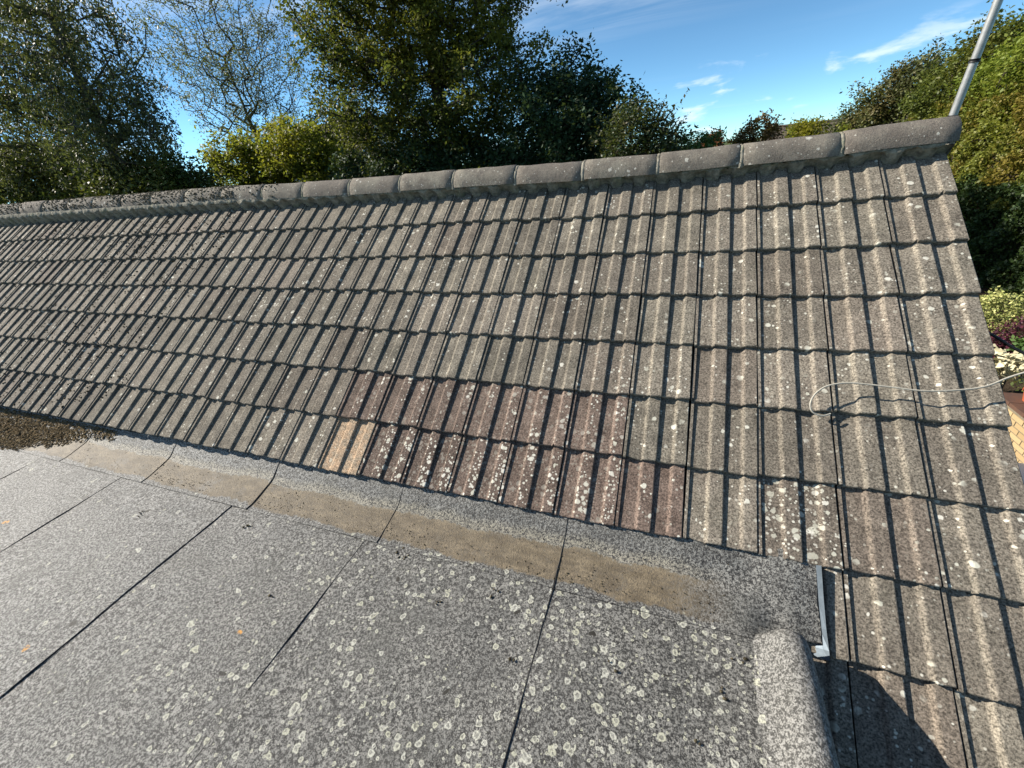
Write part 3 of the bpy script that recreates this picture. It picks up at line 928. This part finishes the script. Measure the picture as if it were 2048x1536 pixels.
def skeleton(base, top, centers, step=.55, lean=.45, bendf=1.0):
    base = np.array(base, float); top = np.array(top, float)
    nodes = [base + (top - base) * t for t in np.linspace(0, 1, 9)]
    par = [-1] + list(range(8))
    N = np.array(nodes)
    order = np.argsort(np.linalg.norm(centers[:, :2] - base[:2], axis=1) + .25 * np.abs(centers[:, 2] - top[2]))
    for ci in order:
        c = centers[ci]
        dd = c - N
        dist = np.linalg.norm(dd, axis=1)
        cost = dist + lean * np.maximum(0, N[:, 2] - c[2] + .35 * dist)
        cost[:3] += 3
        k = int(np.argmin(cost))
        m_ = max(1, int(dist[k] / step))
        p0 = N[k]; new = []
        bend = rng.normal(0, .10 * dist[k], 3) * bendf; bend[2] -= .06 * dist[k]
        for q in range(1, m_ + 1):
            t = q / m_
            new.append(p0 + (c - p0) * t + bend * math.sin(math.pi * t) * .6)
            par.append(k if q == 1 else len(par) - 1)
        N = np.vstack([N, new])
    return N, np.array(par)

def branch_mesh(N, par, r0, mat, rmin=.006, sides=5, power=.46):
    n = len(N); cnt = np.zeros(n); has = np.zeros(n, bool)
    for i in range(n - 1, 0, -1):
        if not has[i]: cnt[i] += 1
        cnt[par[i]] += cnt[i]; has[par[i]] = True
    rad = np.maximum(rmin, r0 * (cnt / max(cnt.max(), 1)) ** power)
    rad[0] *= 1.25
    idx = np.arange(1, n)
    A = N[par[idx]]; B = N[idx]
    d = B - A; L = np.linalg.norm(d, axis=1); ok = L > 1e-5
    idx, A, B, d, L = idx[ok], A[ok], B[ok], d[ok], L[ok]
    d = d / L[:, None]
    ref = np.where(np.abs(d[:, 2:3]) < .9, np.array([[0, 0, 1.]]), np.array([[1., 0, 0]]))
    x = np.cross(d, ref); x /= np.linalg.norm(x, axis=1)[:, None]; y = np.cross(d, x)
    an = np.arange(sides) * 2 * math.pi / sides
    ring = x[:, None, :] * np.cos(an)[None, :, None] + y[:, None, :] * np.sin(an)[None, :, None]
    ra = np.minimum(rad[par[idx]], rad[idx] * 1.6)
    VA = A[:, None, :] + ring * ra[:, None, None]
    VB = B[:, None, :] + ring * rad[idx][:, None, None]
    V = np.concatenate([VA, VB], 1)
    m_ = len(idx)
    k = np.arange(sides)
    q = np.stack([k, (k + 1) % sides, sides + (k + 1) % sides, sides + k], 1)
    F = q[None] + (np.arange(m_) * 2 * sides)[:, None, None]
    me = npmesh('trunk', V.reshape(-1, 3), F.reshape(-1, 4))
    me.materials.append(mat)
    return me

def crown_centers(ells, n, inner=.35, lump=.22, seed=0):
    """cluster centres through a union of ellipsoids, more of them towards the outside"""
    out = []
    vol = np.array([e[3] * e[4] * e[5] for e in ells]) ** .8
    cnts = np.maximum(3, (n * vol / vol.sum()).astype(int))
    for (cx, cy, cz, rx, ry, rz), k in zip(ells, cnts):
        u = unit(k)
        lumpy = 1 + lump * np.sin(u[:, 0] * 5.1 + seed + cx) * np.sin(u[:, 2] * 6.3 + seed * 2 + cz) + lump * .6 * np.sin(u[:, 1] * 9 + u[:, 2] * 7 + seed)
        r = (inner + (1 - inner) * rng.random(k) ** .55) * lumpy
        out.append(np.stack([cx + u[:, 0] * r * rx, cy + u[:, 1] * r * ry, cz + u[:, 2] * r * rz], 1))
    return np.vstack(out)

def tree(name, label, cat, base, top, ells, ncl, per, sig, lsize, lmat, bark, r0, group=None, weep=0.0, up=.35, aspect=.55, inner=.35, lump=.22, seed=0, twigs=True, lean=.45, shoots=None, bendf=1.0):
    root = empty(name, base, label, cat, group)
    C = crown_centers(ells, ncl, inner, lump, seed)
    C[:, 2] = np.maximum(C[:, 2], base[2] + .25)
    N, par = skeleton(base, top, C, lean=lean, bendf=bendf)
    me = branch_mesh(N, par, r0, bark)
    o = bpy.data.objects.new('trunk', me); link(o, root)
    k = rng.poisson(per, len(C))
    idx = np.repeat(np.arange(len(C)), k)
    L = C[idx] + rng.normal(0, 1, (len(idx), 3)) * np.array(sig)
    if weep:
        st = rng.random(len(idx)) ** .8
        sid = rng.integers(0, 7, len(idx))
        ang = (idx * 7 + sid) * 2.399
        rr = .12 + .33 * (np.sin((idx * 13 + sid) * 5.17) * .5 + .5)
        L = C[idx] + np.stack([np.cos(ang) * rr + .35 * st * weep * .3, np.sin(ang) * rr, .25 - st * weep * (.6 + .4 * np.sin((idx + sid) * 3.3))], 1) + rng.normal(0, .045, (len(idx), 3))
    if shoots is not None:
        L = np.vstack([L, shoots])
    L[:, 2] = np.maximum(L[:, 2], base[2] + .05)
    me = leaf_mesh(L, lsize, lmat, up, aspect, .8 if weep else 0)
    o = bpy.data.objects.new('crown', me); link(o, root)
    return root

ML_BIRCH = mat_leaf('birch_leaf', (.030, .042, .016), (.085, .095, .040), (.16, .14, .03), .35, .5, .30)
ML_ASH = mat_leaf('ash_leaf', (.060, .080, .025), (.125, .130, .050), (.17, .15, .05), .4, .5, .40)
ML_BIG = mat_leaf('maple_leaf', (.022, .038, .010), (.055, .075, .020), (.19, .18, .025), .8, .22, .42, .44, .60)
ML_DARK = mat_leaf('dark_leaf', (.014, .034, .016), (.034, .066, .030), None, 0, .5, .22)
ML_SHRUB = mat_leaf('hawthorn_leaf', (.014, .027, .011), (.040, .058, .018), (.12, .07, .02), .35, .8, .25)
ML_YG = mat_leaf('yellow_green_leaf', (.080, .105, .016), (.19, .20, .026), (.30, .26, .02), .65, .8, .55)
ML_MID = mat_leaf('hedge_mixed_leaf', (.030, .050, .012), (.085, .105, .025), (.15, .11, .025), .45, .6, .3)
ML_MIDL = mat_leaf('sallow_leaf', (.050, .072, .014), (.12, .14, .03), (.16, .12, .025), .3, .6, .38)
ML_RED = mat_leaf('russet_leaf', (.14, .040, .022), (.22, .095, .035), (.10, .09, .02), .4, 1.0, .35)
ML_ORG = mat_leaf('brown_orange_leaf', (.075, .045, .018), (.20, .115, .03), (.05, .055, .02), .5, .9, .3)
ML_LIME = mat_leaf('lime_leaf', (.095, .135, .016), (.20, .24, .034), (.19, .17, .02), .5, .5, .42)
ML_GOLD = mat_leaf('autumn_leaf', (.085, .105, .018), (.17, .175, .03), (.30, .19, .035), .45, .9, .40, .50, .62)
ML_OLIVE = mat_leaf('olive_leaf', (.045, .055, .022), (.105, .110, .045), (.15, .09, .02), .4, .8, .3)
ML_LAUR = mat_leaf('laurel_leaf', (.014, .030, .008), (.042, .070, .016), None, 0, .5, .18)
ML_VARI = mat_leaf('variegated_leaf', (.16, .20, .05), (.48, .46, .18), None, 0, .5, .3)
ML_PURP = mat_leaf('purple_leaf', (.045, .010, .020), (.095, .022, .038), None, 0, .5, .3)
ML_GREEN = mat_leaf('fresh_leaf', (.040, .090, .020), (.11, .17, .045), None, 0, .5, .35)
ML_PALE = mat_leaf('cream_leaf', (.40, .36, .22), (.66, .60, .42), None, 0, .5, .25)

GB = 'trees behind the ridge'
# weeping birch at the far left
tree('birch_tree', 'tall weeping birch with hanging dark twigs at the far left', 'tree', (-21.5, 8.6, GZ), (-21.0, 8.4, 5.6),
     [(-21.1, 8.4, 5.4, 2.5, 2.6, 2.6), (-19.4, 7.8, 2.7, 1.9, 2.0, 1.5), (-26.0, 8.6, 2.9, 2.4, 2.4, 2.2), (-21.6, 8.9, 1.8, 2.0, 2.0, 1.6), (-24.0, 8.6, 5.2, 2.3, 2.4, 2.6)],
     560, 140, (.3, .3, .3), .118, ML_BIRCH, M_BARKL, .20, GB, weep=2.2, up=.1, aspect=.42, seed=1)
# sparse ash, branches fan upwards
tree('ash_tree', 'thin sparse ash with bare fanning branches against the sky', 'tree', (-22.0, 15.8, GZ), (-22.0, 15.9, 2.6),
     [(-22.6, 16.0, 6.8, 3.5, 3.3, 3.8), (-20.2, 16.0, 5.2, 2.2, 2.0, 2.8), (-24.6, 16, 5.2, 2.4, 2.2, 2.4), (-21.8, 16, 3.2, 2.2, 2.0, 1.4)],
     1000, 22, (.20, .20, .16), .13, ML_ASH, M_BARKL, .12, GB, up=.2, aspect=.35, inner=.25, seed=2, lean=1.6, bendf=.35)
# the big dark tree in the middle
tree('maple_tree', 'big dense dark green tree towering over the middle of the ridge', 'tree', (-9.8, 13.2, GZ), (-9.8, 13.1, 5.5),
     [(-12.1, 13, 5.6, 3.1, 3.0, 3.0), (-9.0, 13, 5.4, 3.2, 3.0, 2.8), (-8.6, 13, 2.4, 3.1, 2.8, 2.1), (-12.2, 12.6, 2.3, 2.0, 2.4, 1.9), (-10, 13.4, .2, 3.6, 2.4, 1.8)],
     1050, 130, (.22, .22, .19), .128, ML_BIG, M_BARK, .30, GB, inner=.30, seed=3)
tree('undergrowth_bush', 'dark undergrowth thicket at the foot of the big tree', 'bush', (-10.0, 12.2, GZ), (-10.0, 12.1, -.6),
     [(-11.2, 12.2, .1, 1.8, 1.0, 1.0), (-8.8, 12.2, .1, 1.8, 1.0, 1.0), (-6.8, 12.4, .0, 1.5, 1.0, .9), (-13.2, 12.4, .2, 1.5, 1.0, .9), (-10, 12.4, -1.6, 3.6, 1.2, 1.2)], 520, 80, (.22, .22, .2), .15, ML_DARK, M_BARK, .10, 'bushes behind the ridge', seed=30)
tree('holly_tree', 'dark blue green rounded tree right of the big tree', 'tree', (-4.8, 12.2, GZ), (-4.7, 12.1, 1.6),
     [(-5.0, 12, 1.35, 1.75, 1.7, 1.45), (-4.2, 12, 1.0, 1.35, 1.4, 1.25), (-4.7, 12.2, -.9, 1.9, 1.6, 1.7)],
     420, 95, (.19, .19, .17), .135, ML_DARK, M_BARK, .14, GB, seed=4)
sh = []
for _ in range(34):                                       # wild upright shoots
    x = rng.uniform(-3.3, -1.5); y = rng.uniform(9.6, 10.4); z = rng.uniform(.2, .9); L_ = rng.uniform(.25, .75); lx = rng.normal(.15, .18)
    for t in np.linspace(0, 1, 16): sh.append((x + lx * t + rng.normal(0, .02), y + rng.normal(0, .02), z + L_ * t))
tree('hawthorn_bush', 'spiky dark bush with wild shoots beside the low sky gap', 'bush', (-2.4, 10.1, GZ), (-2.4, 10.0, .0),
     [(-2.6, 10, .45, 1.0, .9, .65), (-1.9, 10, .05, .8, .8, .55), (-2.5, 10.1, -1.3, 1.3, 1.0, 1.3)], 300, 75, (.16, .16, .15), .10, ML_SHRUB, M_BARK, .08, 'bushes behind the ridge', seed=5, shoots=np.array(sh))
# lit bushes to the left of the big tree
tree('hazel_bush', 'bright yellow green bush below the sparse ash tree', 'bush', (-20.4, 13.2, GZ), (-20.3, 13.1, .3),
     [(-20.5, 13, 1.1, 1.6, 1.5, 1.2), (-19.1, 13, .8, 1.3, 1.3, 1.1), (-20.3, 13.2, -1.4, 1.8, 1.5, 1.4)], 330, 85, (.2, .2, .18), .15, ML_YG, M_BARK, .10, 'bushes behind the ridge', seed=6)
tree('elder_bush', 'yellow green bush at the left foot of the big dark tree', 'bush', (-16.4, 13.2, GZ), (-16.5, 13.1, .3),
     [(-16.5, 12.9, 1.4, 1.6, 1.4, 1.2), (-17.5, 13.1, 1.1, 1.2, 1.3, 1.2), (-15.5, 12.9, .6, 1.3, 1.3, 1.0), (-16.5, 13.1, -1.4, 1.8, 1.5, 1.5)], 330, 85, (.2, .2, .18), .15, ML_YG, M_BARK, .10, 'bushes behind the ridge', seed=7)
tree('sycamore_tree', 'olive green tree filling the gap behind the yellow bushes', 'tree', (-17.6, 17.2, GZ), (-17.4, 17, 1.2),
     [(-17.2, 16.7, 2.0, 1.7, 1.6, 1.5), (-19.2, 17.2, 1.1, 1.7, 1.7, 1.4), (-17.6, 17, -1, 2.2, 1.8, 2.0)], 300, 75, (.24, .24, .2), .16, ML_MID, M_BARK, .14, GB, seed=8)
tree('thicket_bush', 'dull green bush in front of the birch trunk', 'bush', (-20.6, 8.4, GZ), (-20.6, 8.3, .2),
     [(-20.4, 8.3, .6, 1.6, 1.5, 1.0), (-18.7, 8.6, .5, 1.3, 1.3, .8), (-20.5, 8.6, -1.3, 1.9, 1.5, 1.5)], 300, 80, (.22, .22, .2), .16, ML_MID, M_BARK, .10, 'bushes behind the ridge', seed=9)
tree('bramble_bush', 'wide grey green bush at the far left edge', 'bush', (-26.5, 9.2, GZ), (-26.6, 9.1, .6),
     [(-27.4, 9, 1.1, 2.1, 2.0, 1.4), (-24.4, 9, .7, 1.7, 1.6, 1.1), (-30, 9.4, 1.5, 2.3, 2.2, 1.6), (-26.5, 9.2, -1.4, 2.6, 1.9, 1.6)], 420, 80, (.26, .26, .22), .19, ML_MID, M_BARK, .12, 'bushes behind the ridge', seed=10)
# small things in the gap
tree('privet_bush', 'small round green bush low in the sky gap', 'bush', (-.7, 14.1, GZ), (-.7, 14, -.6),
     [(-.75, 14, -.05, .62, .55, .42), (-.9, 14, -1.6, 1.0, .8, 1.2)], 150, 80, (.11, .11, .1), .11, ML_GREEN, M_BARK, .06, 'bushes behind the ridge', seed=11)
tree('cherry_bush', 'small russet red bush beside the green one', 'bush', (.1, 20.1, GZ), (.1, 20, -.5),
     [(.05, 20, .0, .62, .6, .46), (.1, 20, -1.8, .9, .8, 1.4)], 120, 60, (.12, .12, .11), .14, ML_RED, M_BARK, .06, 'bushes behind the ridge', seed=12)
tree('rowan_bush', 'brown orange bush with twiggy left side before the far roof', 'bush', (1.1, 16.1, GZ), (1.1, 16, -.5),
     [(1.2, 16, .15, .72, .65, .55), (.6, 16, -.2, .55, .5, .45), (1.1, 16, -1.7, 1.1, .9, 1.4)], 190, 60, (.12, .12, .11), .12, ML_ORG, M_BARK, .07, 'bushes behind the ridge', seed=13)
tree('golden_bush', 'yellow bush standing before the far roof', 'bush', (3.3, 18.1, GZ), (3.3, 18, -.5),
     [(3.3, 18, .05, .82, .75, .56), (4.1, 18, -.25, .55, .55, .4), (3.3, 18, -1.9, 1.2, 1.0, 1.5)], 190, 75, (.13, .13, .12), .12, ML_YG, M_BARK, .07, 'bushes behind the ridge', seed=14)
# right-hand side
GR = 'trees along the right boundary'
tree('olive_tree', 'olive brown spreading tree sloping up behind the ridge end', 'tree', (7.2, 23.5, GZ), (7.2, 23.3, .2),
     [(6.2, 23, .0, 1.1, 1.1, .9), (6.9, 23, .75, 1.2, 1.1, 1.2), (7.9, 22.5, 1.5, 1.2, 1.1, 1.1), (6.9, 23.4, -2.0, 2.3, 1.6, 2.0)], 520, 85, (.2, .2, .19), .14, ML_OLIVE, M_BARK, .14, GR, seed=15)
tree('lime_tree', 'bright light green tree rising at the right edge', 'tree', (8.6, 15.2, GZ), (8.5, 15.2, 1.2),
     [(8.1, 15.2, 1.2, 1.0, 1.5, 1.1), (8.7, 14.0, 2.2, 1.1, 1.4, 1.2), (8.3, 17.0, 1.1, 1.0, 1.5, 1.0), (8.9, 12.0, 2.4, 1.2, 1.5, 1.5), (8.6, 15.5, -.4, 1.1, 2.2, 1.2)], 620, 95, (.18, .18, .16), .115, ML_LIME, M_BARK, .13, GR, seed=16)
tree('sallow_tree', 'green tree between the olive tree and the bright right edge tree', 'tree', (8.3, 20.2, GZ), (8.2, 20.0, 1.0),
     [(8.0, 20.0, 1.0, 1.1, 1.5, 1.1), (8.4, 19.0, 1.9, 1.0, 1.2, .9), (8.2, 20.4, -.8, 1.3, 1.8, 1.4)], 420, 85, (.19, .19, .17), .125, ML_MIDL, M_BARK, .12, GR, seed=17)
def hedge(name, label, xf, xb, y0, y1, z0, z1, n, lsize, mat, seed):
    """boundary hedge running away from the house, its lit face towards -X"""
    root = empty(name, ((xf + xb) / 2, (y0 + y1) / 2, GZ), label, 'hedge')
    for k in range(9):
        g = Geo(); y = y0 + (y1 - y0) * (k + .5) / 9; x = (xf + xb) / 2 + .2
        g.tube([(x, y, GZ - .05), (x + rng.normal(0, .1), y + rng.normal(0, .1), (GZ + z1) / 2), (x + rng.normal(0, .15), y + rng.normal(0, .25), z1 - .2)], [.05, .03, .012], 6)
        g.obj('stem', M_BARK, root)
    t = rng.random((n, 3))
    Y = y0 + (y1 - y0) * t[:, 0]; Z = z0 + (z1 - z0) * t[:, 1]
    bul = .24 * np.sin(Y * 2.1 + seed) * np.sin(Z * 2.7 + seed * 2) + .16 * np.sin(Y * 4.7 + Z * 4.3 + seed) + .10 * np.sin(Y * 9.7 - Z * 8.1 + seed)
    X = xf + .35 + bul + np.abs(rng.normal(0, .18, n)) - .05
    topk = rng.random(n) < .2
    Z = np.where(topk, z1 + .20 * np.sin(Y * 2.9 + seed) + .12 * np.sin(Y * 6.7) - np.abs(rng.normal(0, .14, n)), Z)
    X = np.where(topk, xf + .2 + (xb - xf - .2) * t[:, 2], X)
    edge = rng.random(n) < .08
    Y = np.where(edge, y0 + .1 * np.sin(Z * 5) + np.abs(rng.normal(0, .1, n)), Y); X = np.where(edge, xf + .2 + (xb - xf) * t[:, 2], X)
    me = leaf_mesh(np.stack([X, Y, Z], 1), lsize, mat, .15, .6)
    link(bpy.data.objects.new('crown', me), root)
    g = Geo(); g.box(xf + .85, xb - .1, y0 + .25, y1 - .25, GZ, z1 - .35); g.obj('inner_twigs', M_TWIG, root)
    return root
hedge('autumn_hedge', 'tall hedge turning gold and orange beside the gable', 7.1, 8.6, 8.0, 21.0, -2.3, .55, 68000, .10, ML_GOLD, 1.3)
hedge('laurel_hedge', 'dark green glossy hedge at the foot of the golden one', 6.9, 8.2, 8.5, 21.0, GZ, -1.75, 60000, .105, ML_LAUR, 2.1)

# garden beds right of the gable
GG = 'garden shrubs below the gable'
tree('variegated_shrub', 'cream and green variegated shrub close to the roof edge', 'shrub', (5.5, 8.5, GZ), (5.5, 8.5, -3.8), [(5.5, 8.5, -3.75, .42, .42, .45), (5.85, 8.2, -3.95, .35, .35, .3)], 70, 70, (.09, .09, .09), .07, ML_VARI, M_BARK, .03, GG, seed=20)
tree('leafy_shrub', 'dull green shrub right behind the purple one', 'shrub', (6.2, 8.6, GZ), (6.2, 8.6, -3.8), [(6.15, 8.5, -3.85, .5, .45, .4), (6.9, 8.9, -3.6, .6, .5, .6)], 80, 70, (.1, .1, .1), .07, ML_MID, M_BARK, .03, GG, seed=21)
tree('purple_shrub', 'low purple leaved shrub beside the roof edge', 'shrub', (5.2, 7.1, GZ), (5.2, 7.1, -3.9), [(5.15, 7.1, -3.85, .5, .45, .32), (5.7, 7.3, -3.8, .45, .45, .35)], 80, 70, (.09, .09, .08), .06, ML_PURP, M_BARK, .03, GG, seed=22)
tree('green_shrub', 'fresh green broad leaved shrub at the right frame edge', 'shrub', (5.2, 6.4, GZ), (5.2, 6.4, -3.8), [(5.15, 6.35, -3.72, .33, .33, .3)], 50, 60, (.08, .08, .08), .10, ML_GREEN, M_BARK, .03, GG, seed=23)
tree('cream_plant', 'pale cream broad leaved plant behind the terracotta pot', 'plant', (4.3, 5.5, GZ), (4.3, 5.5, -3.9), [(4.15, 5.55, -3.68, .40, .35, .22), (4.5, 5.3, -3.65, .3, .3, .2)], 34, 14, (.09, .09, .06), .17, ML_PALE, M_BARK, .02, GG, seed=24)

# raised brick planter wall with coping, pots on it
wall = empty('brick_planter_wall', (3.3, 2.2, GZ), 'low buff brick wall with brown coping below the gable', 'wall')
def mat_brick():
    s = NT('buff_brick')
    rnd = s.n('ShaderNodeObjectInfo').outputs['Random']
    p = s.coord(); n = s.noise(p, 60, 4, .7)
    c = s.mix(rnd, (.44, .33, .18), (.34, .24, .125))
    s.bsdf(s.mix(s.math('MULTIPLY', s.ramp(n, .4, .7), .4), c, (.33, .25, .15)), .9, s.bump(n, .5, .004), .2)
    return s.m
M_BRICK = mat_brick()
WX = 3.12; WT = -3.34
g = Geo(); g.box(WX + .008, WX + .30, -.2, 3.72, GZ - .02, WT - .002); g.obj('mortar_core', mat_plain('pale_mortar', (.20, .17, .12), (.15, .13, .095), 30), wall)
bm = Geo(); bm.box(0, .102, .005, .215, .005, .065)
bme = bpy.data.meshes.new('brick'); bme.from_pydata(bm.v, [], bm.f); bme.update(); bme.materials.append(M_BRICK)
row = 0; z = GZ
while z < WT - .07:
    y = -.19 - (.1125 if row % 2 else 0)
    while y < 3.70:
        o = bpy.data.objects.new('brick', bme); COL.objects.link(o)
        o.parent = wall; o.matrix_parent_inverse = Matrix.Translation(-wall.location)
        o.location = (WX + random.uniform(-.002, .002), max(y, -.2) if y < -.2 else y, z)
        y += .225
    z += .0745; row += 1
y = -.25
cg = Geo(); cg.box(0, .40, .004, .296, 0, .05); cm = bpy.data.meshes.new('coping_tile'); cm.from_pydata(cg.v, [], cg.f); cm.update(); cm.materials.append(M_COPING)
while y < 3.6:
    o = bpy.data.objects.new('coping_tile', cm); COL.objects.link(o); o.parent = wall; o.matrix_parent_inverse = Matrix.Translation(-wall.location)
    o.location = (WX - .05, y, WT); y += .30
def pot(name, label, x, y, z, r, h, lm, plabel_sc, seed):
    root = empty(name, (x, y, z), label, 'plant pot', 'pots on the coping')
    pr = [(r * .70, 0), (r * .93, h * .78), (r * 1.06, h * .78), (r * 1.08, h), (r * .95, h), (r * .9, h * .86), (0, h * .84)]
    V = []; F = []; n = 24
    for (rr, zz) in pr:
        for k in range(n): V.append((x + rr * math.cos(2 * math.pi * k / n), y + rr * math.sin(2 * math.pi * k / n), z + zz))
    for i in range(len(pr) - 1):
        for k in range(n): F.append((i*n+k, i*n+(k+1) % n, (i+1)*n+(k+1) % n, (i+1)*n+k))
    meshobj('pot_body', V, F, M_TERRA, root, False)
    C = np.array([x, y, z + h]) + rng.normal(0, 1, (420, 3)) * np.array([r * .8, r * .8, r * .45]) + np.array([0, 0, r * .7])
    C[:, 2] = np.maximum(C[:, 2], z + h * .9)
    me = leaf_mesh(C, .05, lm); me.name = 'foliage'
    prop(link(bpy.data.objects.new('foliage', me), root), kind='stuff')
    g = Geo()
    for k in range(9): g.tube([(x, y, z + h * .8), (x + rng.normal(0, r * .5), y + rng.normal(0, r * .5), z + h + rng.uniform(.4, 1.2) * r)], [.006, .003], 5)
    g.obj('stem', M_TWIG, root)
pot('terracotta_pot', 'red terracotta pot with bushy plant on the wall coping', WX + .20, 3.42, WT + .05, .12, .17, ML_MID, 1, 1)
pot('terracotta_pot', 'second terracotta pot nearer along the wall coping', WX + .22, 2.9, WT + .05, .11, .16, ML_GREEN, 1, 2)
# white plastic store at the foot of the wall
box_ = empty('garden_storage_box', (2.85, 2.0, GZ), 'white plastic garden box at the foot of the brick wall', 'box')
g = Geo(); g.box(2.62, 3.08, 1.2, 2.55, GZ, GZ + .52); g.obj('body', M_UPVC, box_)
g = Geo(); g.box(2.58, 3.10, 1.16, 2.59, GZ + .522, GZ + .57); g.obj('lid', M_UPVC, box_)

# ------------------------------------------------------------------ houses beyond
def mat_farroof():
    s = NT('far_brown_roof')
    p = s.pos(); z = s.sepx(p)[2]
    st = s.math('FRACT', s.math('MULTIPLY', z, 5.0))
    c = s.mix(s.ramp(s.noise(p, 1.5, 4, .6), .35, .65), (.085, .068, .055), (.13, .105, .085))
    s.bsdf(s.mix(s.ramp(st, .22, .05), c, (.03, .025, .022)), .9, None, .2)
    return s.m
M_FARROOF = mat_farroof()
def far_house(name, label, x0, x1, y0, y1, zeave, zridge, wallm):
    root = empty(name, ((x0+x1)/2, (y0+y1)/2, GZ), label, 'house')
    ym = (y0 + y1) / 2
    g = Geo(); g.box(x0 + .2, x1 - .2, y0 + .3, y1 - .3, GZ, zeave)
    for x in (x0 + .2, x1 - .2):
        g.add([(x, y0 + .3, zeave), (x, y1 - .3, zeave), (x, ym, zridge - .15)], [(0, 1, 2)])
    g.obj('wall', wallm, root)
    g = Geo()
    g.add([(x0, y0, zeave - .12), (x1, y0, zeave - .12), (x1, ym, zridge), (x0, ym, zridge), (x0, y1, zeave - .12), (x1, y1, zeave - .12),
           (x0, y0, zeave - .22), (x1, y0, zeave - .22), (x1, ym, zridge - .1), (x0, ym, zridge - .1), (x0, y1, zeave - .22), (x1, y1, zeave - .22)],
          [(0, 1, 2, 3), (3, 2, 5, 4), (7, 6, 9, 8), (8, 9, 10, 11), (0, 6, 7, 1), (4, 5, 11, 10), (1, 7, 8, 2), (2, 8, 11, 5), (0, 3, 9, 6), (3, 4, 10, 9)])
    rf = g.obj('roof', M_FARROOF, root)
    g = Geo(); g.tube([(x0, ym, zridge), (x1, ym, zridge)], .12, 8); g.obj('ridge_cap', M_FARROOF, rf)
    n = max(2, int((x1 - x0) / 3))
    for k in range(n):
        xc = x0 + (x1 - x0) * (k + .5) / n
        g = Geo(); g.box(xc - .6, xc + .6, y0 + .24, y0 + .299, zeave - 1.9, zeave - .6); w = g.obj('window', M_UPVC, root)
        for q in (-.29, .29):
            g = Geo(); g.box(xc + q - .25, xc + q + .25, y0 + .225, y0 + .238, zeave - 1.82, zeave - .68); g.obj('pane', M_GLASS, w)
    return root
far_house('brown_roofed_house', 'far house with long brown tiled roof behind the small bushes', 4.9, 16, 36, 44, -1.4, .62, M_BRICKW)
far_house('white_house', 'white rendered house glimpsed between trees left of the big tree', -33, -24, 26, 34, 1.4, 4.2, M_WHITE)
